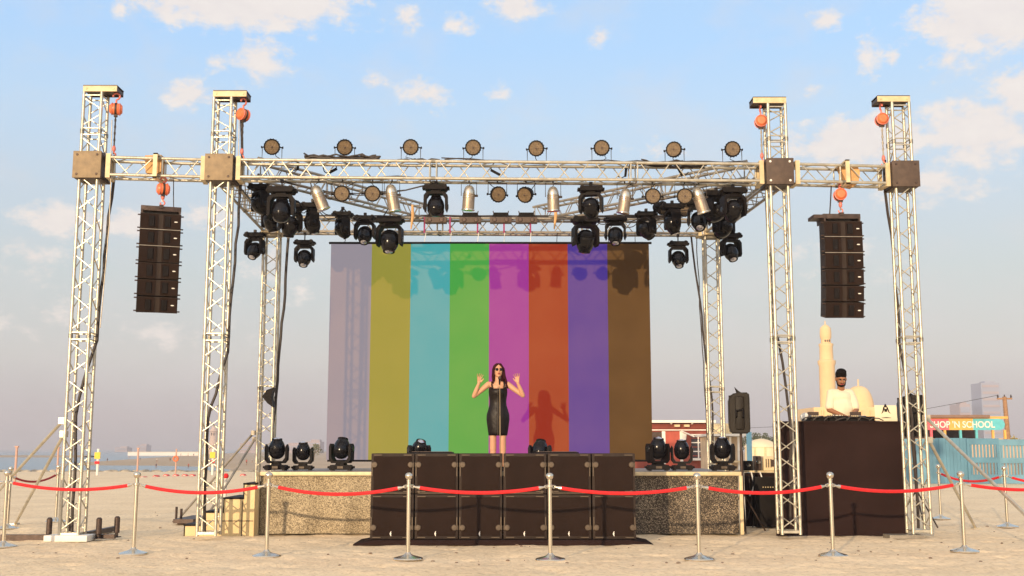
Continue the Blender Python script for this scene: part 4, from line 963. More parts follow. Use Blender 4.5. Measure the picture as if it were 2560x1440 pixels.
    for s_ in (-1, 1): bm = B(); tube(bm, [v((s_ * .092, -.098, 1.29)), v((s_ * .100, -.066, 1.35)), v((s_ * .098, -.02, 1.405)), v((s_ * .092, .045, 1.385)), v((s_ * .088, .088, 1.30))], .011, 8); obj('shoulder_strap', bm, DRESS, ds)
    bm = B()
    for (z, a, b), (z2, a2, b2) in zip(prof[:-1], prof[1:]): tube(bm, [v((.0, .0 - b * 1.012, z)), v((.0, .0 - b2 * 1.012, z2))], .0045, 6)
    obj('zipper', bm, LUG, ds)
    bm = B()
    def hc(a, b, r0, r1): cap(bm, MH_ @ Vector(a), MH_ @ Vector(b), r0, r1)
    ell(bm, (0, .030, .040), (.090, .094, .088), MH_); ell(bm, (0, .05, -.02), (.088, .070, .09), MH_)
    hc((-.03, -.045, .098), (-.078, -.03, .02), .022, .026); hc((.03, -.045, .098), (.078, -.03, .02), .022, .026); hc((-.078, -.025, .02), (-.084, .0, -.10), .026, .026); hc((.078, -.025, .02), (.092, -.005, -.10), .026, .030)
    hc((-.084, .0, -.10), (-.088, -.02, -.20), .026, .012); hc((.092, -.005, -.10), (.125, -.015, -.20), .032, .026); hc((.125, -.015, -.20), (.150, -.03, -.285), .026, .010); hc((.08, .04, -.08), (.11, .03, -.24), .045, .018); hc((-.05, .06, -.08), (-.06, .05, -.24), .045, .02); hc((.02, .07, -.08), (.03, .07, -.26), .05, .025)
    fuse('hair', bm, HAIR, r, .007, 2)
    for s_ in (-1, 1):
        bm = B(); cap(bm, v((s_ * .08, .04, .035)), v((s_ * .085, -.14, .026)), .040, .031); obj('shoe', bm, BLKG, r)
    # microphone stand right before her
    g = F + Vector((.040, -.32, 0)); t = thing('microphone_stand', 'slim microphone stand right in front of the singing woman', 'microphone stand', g); tx = .008
    bm = B(); lathe(bm, [(0, 0), (.13, 0), (.13, .012), (.04, .02), (.012, .04)], 28, T(g)); obj('base', bm, STEELD, t)
    bm = B(); tube(bm, [g + Vector((0, 0, .03)), g + Vector((-tx * .5, .04, .85))], .008, 8); tube(bm, [g + Vector((-tx * .5, .04, .85)), g + Vector((-.010, .11, 1.42))], .0055, 8); obj('pole', bm, mat('brass toned pole', (.34, .25, .14), .4, .5), t)
    mc = g + Vector((-.012, .125, 1.445)); q = T(mc) @ RX(R(-38))
    bm = B(); lathe(bm, [(0, -.12), (.012, -.12), (.018, -.01), (.0, 0)], 14, q); obj('microphone_handle', bm, BLK, t)
    bm = B(); ell(bm, (0, 0, .012), (.027, .027, .032), q); obj('microphone_head', bm, STEELD, t)
singer()
def performer():
    Y = 18.0; x = X(2103, Y, 2); zf = .775; F = Vector((x, Y, zf)); M = T(F)
    r = thing('person', 'bearded man in a cream T-shirt looking down behind the black booth', 'person', F)
    def v(a): return M @ Vector(a)
    bm = B()
    for s_ in (-1, 1): cap(bm, v((s_ * .10, 0, .90)), v((s_ * .11, -.01, .50)), .09, .06); cap(bm, v((s_ * .11, -.01, .50)), v((s_ * .11, .03, .09)), .06, .04); cap(bm, v((s_ * .11, .03, .05)), v((s_ * .12, -.14, .035)), .045, .032)
    ell(bm, (0, 0, .95), (.165, .11, .13), M); ell(bm, (0, -.01, 1.15), (.150, .11, .20), M); ell(bm, (0, 0, 1.32), (.160, .105, .12), M); cap(bm, v((-.135, 0, 1.395)), v((.135, 0, 1.395)), .052, .052); cap(bm, v((0, 0, 1.42)), v((0, -.045, 1.54)), .062, .056)
    for s_, elb, wr in ((-1, (-.215, -.06, 1.12), (-.02, -.29, 1.00)), (1, (.220, -.06, 1.12), (.06, -.31, 1.01))):
        sh = (s_ * .160, 0, 1.38); cap(bm, v(sh), v(elb), .056, .042); cap(bm, v(elb), v(wr), .042, .029)
        z = Vector((s_ * -.25, -.9, -.25)).normalized(); up = Vector((0, 0, 1)); xa = z.cross(up).normalized(); ya = z.cross(xa); Mh = Matrix(((xa.x, ya.x, z.x, 0), (xa.y, ya.y, z.y, 0), (xa.z, ya.z, z.z, 0), (0, 0, 0, 1)))
        hand(bm, M @ T(wr) @ Mh, s_ , .5, .12)
    MH_ = M @ T((-.008, -.075, 1.610)) @ RZ(-.10) @ RX(.42) @ Matrix.Scale(1.04, 4); head(bm, MH_); fuse('person_body', bm, SKIND, r, .0065, 2); face_bits(MH_, r, HAIRB)
    bm = B(); ell(bm, (0, .022, .062), (.086, .098, .088), MH_); ell(bm, (0, .0, .115), (.078, .085, .050), MH_); ell(bm, (0, .05, .0), (.080, .068, .07), MH_); fuse('hair', bm, HAIRB, r, .008, 1)
    bm = B(); ell(bm, (0, -.040, -.088), (.050, .052, .024), MH_); cap(bm, MH_ @ Vector((-.066, -.005, -.03)), MH_ @ Vector((-.046, -.035, -.085)), .012, .020); cap(bm, MH_ @ Vector((.066, -.005, -.03)), MH_ @ Vector((.046, -.035, -.085)), .012, .020); cap(bm, MH_ @ Vector((-.022, -.088, -.043)), MH_ @ Vector((.022, -.088, -.043)), .006, .006); fuse('beard', bm, HAIRB, r, .006, 1)
    bm = B(); TEE = mat('cream cotton shirt', (.80, .70, .52), .85, 0, .05, 5, .35, 7)
    ell(bm, (0, 0, .96), (.178, .135, .16), M); ell(bm, (0, -.01, 1.15), (.176, .135, .22), M); ell(bm, (0, 0, 1.32), (.180, .122, .12), M); cap(bm, v((-.140, 0, 1.395)), v((.140, 0, 1.395)), .064, .064)
    for s_ in (-1, 1): cap(bm, v((s_ * .158, 0, 1.385)), v((s_ * .205, -.05, 1.17)), .066, .070)
    o = fuse('shirt', bm, TEE, r, .009, 2)
    for vt in o.data.vertices:
        n_ = noise.noise(Vector((vt.co.x * 7, vt.co.y * 5, vt.co.z * 4))) ; vt.co += Vector((vt.co.x, vt.co.y, 0)).normalized() * .020 * n_
    bm = B(); ell(bm, (0, 0, .88), (.185, .13, .12), M)
    for s_ in (-1, 1): cap(bm, v((s_ * .10, 0, .88)), v((s_ * .11, -.01, .50)), .10, .07); cap(bm, v((s_ * .11, -.01, .50)), v((s_ * .11, .03, .12)), .07, .055)
    fuse('trousers', bm, BLKC, r, .012, 1)
performer()

# ---------------------------------------------------------------- black booth with the music gear
def booth():
    Y0 = 16.98; x0, x1 = X(1936, Y0, 1), X(2263, Y0, 1); zt = P(2100, 1053, Y0).z
    r = thing('black_booth', 'tall booth draped in black cloth at the right of the stage', 'booth', ((x0 + x1) / 2, Y0, 0))
    bm = B(); xm = X(2003, Y0, 1); drape(bm, x0, x1, Y0 + .02, .0, zt - .02, .012, 1.7, 7.0, nx=120); obj('cloth_skirt', bm, BLKC, r)
    xb = X(1937, Y0 + .82, 1); xe = x1 + .08
    for (xa_, xc_, w_) in ((x0 + .002, xb + .002, .02), (x1 - .022, xe - .022, .02)):
        bm = B(); prism(bm, [(xa_, Y0 + .035), (xa_ + w_, Y0 + .035), (xc_ + w_, Y0 + .81), (xc_, Y0 + .81)], 'z', .01, zt - .03); obj('cloth_side', bm, BLKC, r)
    bm = B(); prism(bm, [(x0 - .004, Y0 - .01), (x1 + .004, Y0 - .01), (xe + .004, Y0 + .83), (xb - .004, Y0 + .83)], 'z', zt - .024, zt); obj('booth_top', bm, BLKC, r)
    bm = B(); x0 = X(1975, Y0 + 2.35, 1); box(bm, ((x0 + x1) / 2, Y0 + 1.6, .74), (x1 - x0, 1.5, .06)); obj('riser_deck', bm, STEELD, r)
    for sx in (x0 + .04, x1 - .04):
        for yy in (.9, 2.3): bm = B(); box(bm, (sx, Y0 + yy, .355), (.05, .05, .71)); obj('riser_leg', bm, ALUD, r)
    zt += .002; yc = Y0 + .38
    def gear(name, label, cat, pa, pb, h, dep=.32, yy=0, m=BLK):
        a, b = X(pa, yc, zt), X(pb, yc, zt); t = thing(name, label, cat, ((a + b) / 2, yc + yy, zt), 'music gear on the black booth'); bm = B(); box(bm, ((a + b) / 2, yc + yy, zt + h / 2), (b - a, dep, h), bev=.006); obj('case', bm, m, t); return t, a, b
    for (pa, pb, lab) in ((2018, 2062, 'media player on the booth, left of the mixer, its platter edge shining'), (2116, 2178, 'media player on the booth, right of the mixer, next to the laptop')):
        t, a, b = gear('media_player', lab, 'player', pa, pb, .075, .36); c = (a + b) / 2
        bm = B(); lathe(bm, [(.105, 0), (.108, .008), (.100, .014), (0, .015)], 26, T((c, yc - .03, zt + .076))); obj('jog_wheel', bm, CHROME, t)
        bm = B(); box(bm, (c, yc + .15, zt + .115), (.17, .02, .08), RX(0)); obj('display', bm, STEELD, t)
        for k in range(4): bm = B(); lathe(bm, [(.011, 0), (.010, .014), (0, .015)], 10, T((a + .04 + k * .03, yc - .155, zt + .076))); obj('button', bm, CREAM, t)
    t, a, b = gear('mixer', 'black audio mixer in the middle of the booth, before the man', 'mixer', 2066, 2112, .085, .34)
    for i in range(4):
        for j in range(4): bm = B(); lathe(bm, [(.009, 0), (.008, .016), (0, .017)], 8, T((a + .04 + i * (b - a - .08) / 3, yc - .08 + j * .06, zt + .086))); obj('knob', bm, CREAM if j % 2 else STEELD, t)
    for i in range(3): bm = B(); box(bm, (a + .07 + i * .05, yc - .145, zt + .093), (.014, .022, .014)); obj('fader', bm, WHITE, t)
    c = P(2008, 1040, yc - .1); bm = B(); ell(bm, (c.x, c.y, zt + .06), (.055, .06, .062)); ell(bm, (c.x + .03, c.y, zt + .09), (.05, .04, .05)); fuse('white_cloth', bm, WHITE, None, .012, 2, loc=c); tag(bpy.data.objects['white_cloth'], 'crumpled white cloth at the left end of the booth top', 'cloth')
    bm = B(); r2 = random.Random(5)
    for k in range(7):
        x = a - .45 + k * .17; tube(bm, [(x, yc - .28, zt + .01), (x + .05, yc - .30, zt + .03 + r2.uniform(0, .04)), (x + .14, yc - .30, zt + .05 + r2.uniform(-.02, .03)), (x + .22, yc - .26, zt + .012)], .009, 6)
    tag(obj('gear_cables', bm, CABLE, loc=(a, yc - .28, zt)), 'looping thin cables along the edge of the booth top', 'cables', kind='stuff')
    # laptop, lid towards the viewer
    a, b = X(2186, yc, zt), X(2241, yc, zt); h = P(2200, 1015, yc).z - zt; t = thing('laptop', 'open pale laptop with a dark emblem on its lid, right on the booth', 'laptop', ((a + b) / 2, yc, zt)); LT = mat('pale laptop shell', (.84, .72, .50), .45, .05, .03, 5)
    cx = (a + b) / 2; w = b - a; ML = T((cx, yc - .05, zt + .012)) @ RX(R(-6))
    bm = B(); box(bm, (cx, yc + .06, zt + .01), (w, .22, .018), bev=.004); obj('keyboard_base', bm, LT, t)
    bm = B(); box(bm, (0, 0, h / 2), (w, .010, h), ML, .003); lid = obj('lid', bm, LT, t)
    bm = B(); ch = h * .5; y = -.0065
    for poly in ([(-.006, .50), (.006, .50), (.030, .33), (-.030, .33)], [(-.034, .36), (-.012, .30), (-.040, .10), (-.075, .02), (-.055, .12)], [(.034, .36), (.012, .30), (.040, .10), (.075, .02), (.055, .12)], [(-.020, .26), (.020, .26), (.022, .12), (-.022, .12)]):
        prism(bm, [(p * 1.0, (q * .36 + .11) * h / .24 * .9) for p, q in poly], 'y', y, y + .002, ML)
    for s_ in (-1, 1): prism(bm, [(0, .055 * h / .24), (s_ * .07, .048 * h / .24), (s_ * .075, .042 * h / .24), (0, .040 * h / .24)], 'y', y, y + .002, ML)
    obj('emblem', bm, BLK, lid)
booth()

# ---------------------------------------------------------------- speakers on poles
def pole_speaker(pa, pb, pt, pbm, Y, label, back=True, foot=None):
    a = P(pa, pt, Y); b = P(pb, pbm, Y); w = b.x - a.x; h = a.z - b.z; cx = (a.x + b.x) / 2; zc = (a.z + b.z) / 2
    r = thing('pole_speaker', label, 'speaker', (cx, Y, 0), 'loudspeakers on poles'); M = T((cx, Y, zc)) @ RZ(-.15 if back else .1)
    BS = mat('black moulded speaker shell', (.017, .0125, .0085), .5, 0, .25, 5, .15, 70, .18)
    bm = B(); prism(bm, [(-w * .40, -h / 2), (-w / 2, -h * .32), (-w / 2, h * .34), (-w * .34, h * .47), (0, h / 2), (w * .46, h * .5), (w / 2, h * .4), (w / 2, -h * .42), (w * .44, -h / 2)], 'y', -.13, .18, M)
    bmesh.ops.bevel(bm, geom=bm.edges[:], offset=.02, segments=3, affect='EDGES'); cab = obj('speaker_shell', bm, BS, r)
    bm = B(); box(bm, (.02 * w, -.135, 0), (w * .42, .05, h * .82), M, .03); obj('handle_panel', bm, BS, cab)
    bm = B(); tube(bm, [(-.05, -.16, .04), (-.05, -.20, .03), (-.05, -.20, -.05), (-.05, -.16, -.07)], .013, 8, M); tube(bm, [(.05, -.16, .06), (.05, -.20, .05), (.05, -.20, -.06), (.05, -.16, -.08)], .013, 8, M); tube(bm, [(-.05, -.20, .03), (.05, -.20, .05)], .013, 8, M); obj('carry_handle', bm, BLK, r)
    bm = B(); box(bm, (0, .19, 0), (w * .9, .02, h * .9), M, .006); obj('grille', bm, SUBM, r)
    bm = B(); prism(bm, [(-.03, h / 2 - .01), (-.06, h / 2 + .09), (.0, h / 2 + .03), (.06, h / 2 - .01)], 'y', -.03, .03, M); obj('top_bracket', bm, BLK, r)
    bm = B(); tube(bm, [(cx + .02, Y, .02), (cx + .02, Y, b.z + .02)], .020, 10); tube(bm, [(cx + .02, Y, .6), (cx + .02, Y, 1.25)], .026, 10); obj('pole', bm, STEELD, r)
    for k in range(3):
        t = k * 2.1 + .4; bm = B(); tube(bm, [(cx + .02, Y, .62), (cx + .02 + .4 * math.cos(t), Y + .4 * math.sin(t), .02)], .012, 7); obj('tripod_leg', bm, STEELD, r)
pole_speaker(1820, 1875, 982, 1084, 17.6, 'black loudspeaker on a pole by the right stage end, back to the viewer')
pole_speaker(2246, 2312, 988, 1092, 18.3, 'black loudspeaker on a pole seen through the rightmost tower')

# ---------------------------------------------------------------- control place between stage and booth
def desk():
    Y = 19.2; x0, x1 = X(1858, Y, 1), X(1940, Y, 1); zt = P(1900, 1178, Y).z
    r = thing('backstage_table', 'table draped in black cloth between the stage and the booth', 'table', ((x0 + x1) / 2, Y, 0))
    bm = B(); drape(bm, x0 - .05, x1 + .1, Y - .3, .01, zt - .02, .05, 3, 3.0, nx=50); obj('table_cloth', bm, BLKC, r)
    bm = B(); box(bm, ((x0 + x1) / 2 + .03, Y + .1, zt), (x1 - x0 + .16, .8, .03), bev=.005); obj('table_top', bm, CREAM, r)
    x2 = X(1903, Y, 1.1); h = P(1900, 1140, Y).z - zt - .02
    t = thing('control_rack', 'cream control rack with a small dark screen standing on the backstage table', 'rack', ((x2 + x1) / 2, Y, zt + .016)); cx = (x2 + x1) / 2 + .05; w = x1 - x2 + .1
    bm = B(); box(bm, (cx, Y, zt + .016 + h / 2), (w, .35, h), bev=.008); obj('rack_case', bm, mat('cream enamel', (.72, .58, .36), .5, 0, .08, 10), t)
    bm = B(); box(bm, (cx - .0, Y - .178, zt + .02 + h * .5), (.085, .012, h * .5)); obj('dark_screen', bm, STEELD, t)
    for k in range(3): bm = B(); box(bm, (cx - w * .38 + k * .04, Y - .18, zt + .02 + h * .5), (.014, .012, h * .6)); obj('fader_strip', bm, LUG, t)
    for (px, py, w_, h_, lab, m) in ((1868, 1172, .16, .16, 'small dark equipment box on the backstage table, beside the speaker pole', BLK), (1893, 1176, .10, .24, 'upright dark camera-like unit on the backstage table', STEELD)):
        c = P(px, py, Y - .1); t = thing('equipment_box', lab, 'equipment', (c.x, c.y, zt + .016), 'small gear on the backstage table'); bm = B(); box(bm, (c.x, c.y, zt + .016 + h_ / 2), (w_, .2, h_), bev=.012); obj('case', bm, m, t)
        bm = B(); lathe(bm, [(.030, 0), (.036, .01), (.03, .03), (0, .025)], 16, T((c.x, c.y - .1, zt + h_ * .65)) @ RX(R(90))); obj('knob', bm, CHROME, t)
    t = thing('amplifier_rack', 'black amplifier rack with small amber lights under the backstage table', 'rack', (X(1918, Y - .45, .7), Y - .45, .0)); cx = X(1915, Y - .5, .6)
    bm = B(); box(bm, (cx, Y - .5, .42), (.42, .30, .80), bev=.01); obj('rack_case', bm, BLK, t)
    for k in range(5): bm = B(); box(bm, (cx + (k - 2) * .04, Y - .655, .66), (.016, .012, .018)); obj('indicator', bm, CREAM, t)
    for k, (px, a, b) in enumerate(((1878, 1180, 1240), (1900, 1180, 1225), (1872, 1190, 1300), (1884, 1185, 1330))):
        cable([P(px, a, 18.75), P(px + 6, (a + b) / 2, 18.7), P(px - 4, b, 18.7)], .012, ['pale thick cable hanging off the backstage table', 'short pale cable curling off the backstage table', 'dark cable beside the speaker pole', 'long dark cable behind the speaker pole'][k], WHITE if k < 2 else CABLE, jit=.02)
desk()

# ---------------------------------------------------------------- background, right side
MAROON = mat('maroon clapboard', (.26, .055, .035), .7, 0, .15, 3, .1, 20)
MOSQ = mat('sandstone plaster', (.86, .60, .31), .85, 0, .05, .5, .1, 3)
def red_kiosk():
    Y = 46.0; z0 = -.05
    def px(p): return X(p, Y, 1.5)
    def pz(q): return P(1700, q, Y).z
    x0, x1 = px(1560), px(1778); zt = pz(1056)
    r = thing('red_kiosk', 'maroon wooden kiosk with white trim behind the right end of the stage', 'kiosk', ((x0 + x1) / 2, Y, 0)); cx = (x0 + x1) / 2
    bm = B(); box(bm, (cx, Y + 2, (zt + z0) / 2), (x1 - x0, 4, zt - z0)); obj('wall', bm, MAROON, r)
    bm = B(); 
    for q in range(1062, 1082, 4): box(bm, (cx, Y - .03, pz(q)), (x1 - x0 + .02, .05, .03))
    obj('fascia_boards', bm, MAROON, r)
    bm = B(); box(bm, (cx, Y - .1, zt + .03), (x1 - x0 + .3, .5, .10)); obj('parapet_cap', bm, WHITE, r)
    bm = B(); box(bm, (px(1640 + 60), Y - .05, pz(1075)), (px(1778) - px(1628), .06, .04)); obj('trim_board', bm, WHITE, r)
    for q in (1692, 1716):
        l = obj_box('sign_lamp', (px(q), Y - .16, pz(1064.5)), (.22, .16, .09), CREAM, r)
    for q in (1678, 1730): bm = B(); ell(bm, (px(q), Y - .15, pz(1058)), (.05, .05, .05)); obj('spot_lamp', bm, WHITE, r)
    # door with white frame, shuttered window, large gridded window
    obj_box('door_frame', ((px(1659)), Y - .03, (pz(1078) + pz(1160)) / 2), (.14, .08, pz(1078) - pz(1160)), WHITE, r)
    obj_box('door_frame', ((px(1703)), Y - .03, (pz(1078) + pz(1160)) / 2), (.12, .08, pz(1078) - pz(1160)), WHITE, r)
    d = obj_box('door', ((px(1681)), Y - .02, (pz(1078) + pz(1165)) / 2), (px(1700) - px(1663), .05, pz(1078) - pz(1165)), mat('bright red door', (.42, .07, .04), .5, 0, .1, 5), r)
    obj_box('shutter', (px(1642), Y - .02, (pz(1080) + pz(1150)) / 2), (px(1654) - px(1631), .05, pz(1080) - pz(1150)), STEELD, r)
    xa, xb, za, zb_ = px(1728), px(1776), pz(1145), pz(1090)
    w = obj_box('window', ((xa + xb) / 2, Y - .02, (za + zb_) / 2), (xb - xa, .05, zb_ - za), mat('dark window glass', (.05, .045, .06), .12, 0, .1, 2), r)
    for k in range(5): obj_box('glazing_bar', ((xa + xb) / 2, Y - .06, za + (zb_ - za) * (k + .5) / 5), (xb - xa, .03, .04), WHITE if k % 2 else MAROON, w)
    obj_box('glazing_bar', (px(1745), Y - .07, (za + zb_) / 2), (.05, .03, zb_ - za), WHITE, w)
    obj_box('window_sill', ((xa + xb) / 2, Y - .1, za - .05), (xb - xa + .1, .2, .09), WHITE, r); obj_box('window_head', ((xa + xb) / 2, Y - .1, zb_ + .05), (xb - xa + .1, .16, .05), WHITE, r)
    bm = B(); tube(bm, [(px(1704), Y - .1, pz(1078)), (px(1728), Y - .8, pz(1092))], .03, 6); obj('awning_arm', bm, WHITE, r)
    bm = B(); prism(bm, [(px(1706), pz(1082)), (px(1716), pz(1086)), (px(1713), pz(1108)), (px(1704), pz(1110))], 'y', Y - .12, Y - .06); obj('folded_cloth', bm, WHITE, r)
def obj_box(name, c, s, m, parent=None, bev=0.0, M=I4):
    bm = B(); box(bm, c, s, M, bev); return obj(name, bm, m, parent, loc=None if parent is not None else c)
red_kiosk()
def kiosk2():
    Y = 40.0; a, b = X(1775, Y, 1.2), X(1850, Y, 1.2); z1 = P(1800, 1092, Y).z
    r = thing('market_stall', 'cream stall with striped front behind the rear right tower', 'stall', ((a + b) / 2, Y, 0))
    obj_box('stall_body', ((a + b) / 2, Y + 1, z1 / 2), (b - a, 2, z1), mat('cream stall wall', (.68, .50, .32), .8, 0, .15, 2.5), r)
    obj_box('stall_roof', ((a + b) / 2, Y + .8, z1 + .06), (b - a + .3, 2.8, .08), WHITE, r)
    for k in range(4): obj_box('stall_post', (a + .1 + k * (b - a - .2) / 3, Y - .25, z1 / 2), (.07, .07, z1), WHITE, r)
    obj_box('counter', ((a + b) / 2, Y - .2, .85), (b - a, .5, .06), CREAM, r)
    c = P(1806, 1088, Y + .2); obj_box('roof_bundle', (c.x, Y + .4, z1 + .28), (.7, .5, .4), CREAM, r, .08)
    g = X(1874, 38, 1); bm = B(); tube(bm, [(g, 38, 0), (g, 38, P(1874, 1080, 38).z)], .09, 10); tag(obj('blue_post', bm, mat('sky blue paint', (.22, .48, .62), .6), loc=(g, 38, 0)), 'light blue post behind the loudspeaker pole beside the stage', 'post')
kiosk2()
def tent():
    Y = 62.0; a, b = X(1862, Y, 1), X(1946, Y, 1); ze = P(1900, 1118, Y).z; za = P(1900, 1097, Y).z; cx = (a + b) / 2
    r = thing('tent', 'pale domed tent behind the gap between stage and booth', 'tent', (cx, Y, 0)); TM = mat('pale tent canvas', (.80, .66, .44), .85, 0, .08, 1.5, .2, 4)
    bm = B(); hw = (b - a) / 2; prof = [(hw * 1.04, ze), (hw * .92, ze + (za - ze) * .28), (hw * .7, ze + (za - ze) * .62), (hw * .42, ze + (za - ze) * .88), (hw * .15, za), (0, za + .02)]; lathe(bm, prof, 24, T((cx, Y, 0))); obj('roof', bm, TM, r)
    bm = B(); lathe(bm, [(hw * .97, 0), (hw * .97, ze)], 24, T((cx, Y, 0))); obj('tent_wall', bm, TM, r)
    for k in range(5): t = R(200 + 35 * k); obj_box('tent_pole', (cx + hw * math.cos(t), Y + hw * math.sin(t), ze / 2), (.08, .08, ze), CREAM, r)
tent()
def mosque():
    Y = 230.0; r = thing('mosque', 'sand-coloured mosque with tall tapering minaret and dome behind the booth', 'mosque', (X(2070, Y, 5), Y, -1))
    def S(p): return X(p, Y, 12)
    def Zp(q): return P(2070, q, Y).z
    mx = S(2070); k = 1 / pxm(Y, 12)
    bm = B(); z = Zp
    lathe(bm, [(20 * k, -1), (20 * k, z(1040)), (19.5 * k, z(915)), (22 * k, z(910)), (22.5 * k, z(902)), (17 * k, z(900)), (16.5 * k, z(868)), (18 * k, z(864)), (18 * k, z(860)), (12.5 * k, z(858)), (12 * k, z(848)), (14 * k, z(845)), (14.5 * k, z(832)), (13 * k, z(820)), (7 * k, z(814)), (1.5 * k, z(811)), (1.2 * k, z(803)), (0, z(801))], 16, T((mx, Y, 0))); obj('minaret', bm, MOSQ, r)
    for s_ in (-1, 0, 1): obj_box('minaret_opening', (mx + s_ * 5 * k, Y - 12.2 * k, z(853)), (2.2 * k, .3, 5 * k), STEELD, r)
    dx = X(2147, Y + 6, 12); rd = 37 * k; zb_ = z(1022); hd = z(961) - zb_
    bm = B(); prof = [(rd * .98, zb_ - 1.2)] + [(rd * max(0, math.cos(t)) ** .72, zb_ + hd * math.sin(t) ** 1.05) for t in [PI / 2 * q / 14 for q in range(15)]]; prof[-1] = (0, zb_ + hd)
    lathe(bm, prof, 36, T((dx, Y + 6, 0))); obj('dome', bm, MOSQ, r)
    bm = B(); tube(bm, [(dx, Y + 6, zb_ + hd - .1), (dx, Y + 6, z(944))], .16, 8); obj('finial', bm, MOSQ, r)
    bm = B(); box(bm, (X(2135, Y + 6, 8), Y + 6, (z(1021) - 1) / 2 + .2), (250 * k, 14, z(1021) + 1)); obj('prayer_hall', bm, MOSQ, r)
    for q in range(2030, 2250, 20): obj_box('wall_pier', (S(q), Y - 1.2, (z(1026)) / 2), (3 * k, .6, z(1026)), MOSQ, r)
mosque()
def sign_building():
    Y = 66.0
    def S(p): return X(p, Y, 2)
    def Z(q): return P(2400, q, Y).z
    x0, x1 = S(2290), S(2517); r = thing('beach_building', 'low beach building with a pink, orange and turquoise name board above the blue fence', 'building', ((x0 + x1) / 2, Y, 0)); cx = (x0 + x1) / 2
    OR = mat('orange painted trim', (.80, .42, .10), .6); PK = mat('pink painted board', (.72, .13, .16), .6); TQ = mat('turquoise painted board', (.12, .50, .55), .6); DKW = mat('painted opening shade', (.06, .035, .03), .8)  # inner wall's dark colour stands for the shade under the roof
    obj_box('wall', (cx, Y + 3, Z(1096) / 2), (x1 - x0, 5.5, Z(1096)), mat('cream block wall', (.55, .40, .26), .8), r)
    obj_box('roof', (S(2395), Y + 2.6, Z(1041)), (S(2462) - S(2310), 6, .16), mat('brown flat roof', (.24, .15, .11), .8), r); obj_box('inner_wall', (cx, Y + 4.4, (Z(1096) + Z(1046)) / 2), (x1 - x0, .3, Z(1046) - Z(1096)), DKW, r)
    board = thing
    bz0, bz1 = Z(1075), Z(1047)
    for (a, b, m) in ((2318, 2372, PK), (2372, 2432, OR), (2432, 2512, TQ)):
        bm = B(); xa, xb = S(a), S(b)
        if m is TQ:
            poly = [(xa, bz0), (xb - .35, bz0)] + [(xb - .35 + .35 * math.sin(t), (bz0 + bz1) / 2 - (bz1 - bz0) / 2 * math.cos(t)) for t in [PI * q / 8 for q in range(1, 8)]] + [(xb - .35, bz1), (xa, bz1)]
            prism(bm, poly, 'y', Y - .12, Y)
        else: box(bm, ((xa + xb) / 2, Y - .06, (bz0 + bz1) / 2), (xb - xa, .12, bz1 - bz0))
        obj('name_board', bm, m, r)
    cu = bpy.data.curves.new('board_lettering', 'FONT'); cu.body = "SHOP 'N SCHOOL"; cu.extrude = .02; cu.offset = .018; cu.align_x = 'CENTER'; cu.align_y = 'CENTER'
    to = bpy.data.objects.new('board_lettering', cu); link(to); dg = bpy.context.evaluated_depsgraph_get(); me = bpy.data.meshes.new_from_object(to.evaluated_get(dg)); bpy.data.objects.remove(to)
    xs = [v.co.x for v in me.vertices]; zs = [v.co.y for v in me.vertices]; sx = (S(2486) - S(2324)) / (max(xs) - min(xs)); sz = (bz1 - bz0) * .62 / (max(zs) - min(zs))
    lt = bpy.data.objects.new('board_lettering', me); link(lt); lt.parent = r; mm = (S(2486) + S(2324)) / 2 - (max(xs) + min(xs)) / 2 * sx
    for v_ in me.vertices: v_.co = Vector((mm + v_.co.x * sx, Y - .15 - v_.co.z, (bz0 + bz1) / 2 + (v_.co.y - (max(zs) + min(zs)) / 2) * sz)) - r.location
    me.materials.clear(); me.materials.append(WHITE)
    for k, q in enumerate((2328, 2362, 2401, 2441, 2482, 2512)):
        obj_box('post', (S(q), Y - .03, (Z(1097) + bz0) / 2), (.12, .14, bz0 - Z(1097)), (PK, OR, TQ, TQ, OR, OR)[k], r)
    obj_box('upper_trim', (cx + .3, Y + .02, Z(1044)), (x1 - x0 - .4, .2, .14), OR, r)
sign_building()
def fence():
    Y = 42.0; TL = mat('weathered teal paint', (.105, .245, .335), .7, 0, .16, 1.4, .15, 12); TL2 = mat('paler teal paint', (.15, .31, .40), .7, 0, .12, 2)
    def S(p): return X(p, Y, 1)
    zt = P(2450, 1097, Y).z; zb_ = .02; x0 = S(2262); x1 = S(2720); r = thing('blue_fence', 'long teal-blue picket fence panels at the right, below the name board', 'fence', ((x0 + x1) / 2, Y, 0))
    SL = mat('sand seen pickets', (.50, .38, .27), .8, 0, .1, 3); pw = 1.16; n = int((x1 - x0) / pw) + 1
    for k in range(n):
        xa = x0 + k * pw; dy = .03 * math.sin(k * 2.1); h = zt - zb_ + .03 * math.sin(k * 1.3)
        p = thing if False else None
        solid = k in (0, 1)
        bm = B()
        if solid: 
            for q in range(9): box(bm, (xa + pw * (q + .5) / 9, Y + dy, zb_ + h / 2), (pw / 9 - .006, .03 + .01 * (q % 2), h))
        else:
            box(bm, (xa + .035, Y + dy, zb_ + h / 2), (.10, .06, h)); box(bm, (xa + pw - .035, Y + dy, zb_ + h / 2), (.10, .06, h))
            for zz, hh in ((.10, .20), (.52, .12), (.93, .14)): box(bm, (xa + pw / 2, Y + dy - .002, zb_ + h * zz), (pw - .16, .052, h * hh))
            for q in range(8): box(bm, (xa + .14 + (pw - .28) * q / 7, Y + dy + .01, zb_ + h / 2), (.065, .03, h - .1))
        obj('picket_panel', bm, TL if k % 3 else TL2, r)
fence()
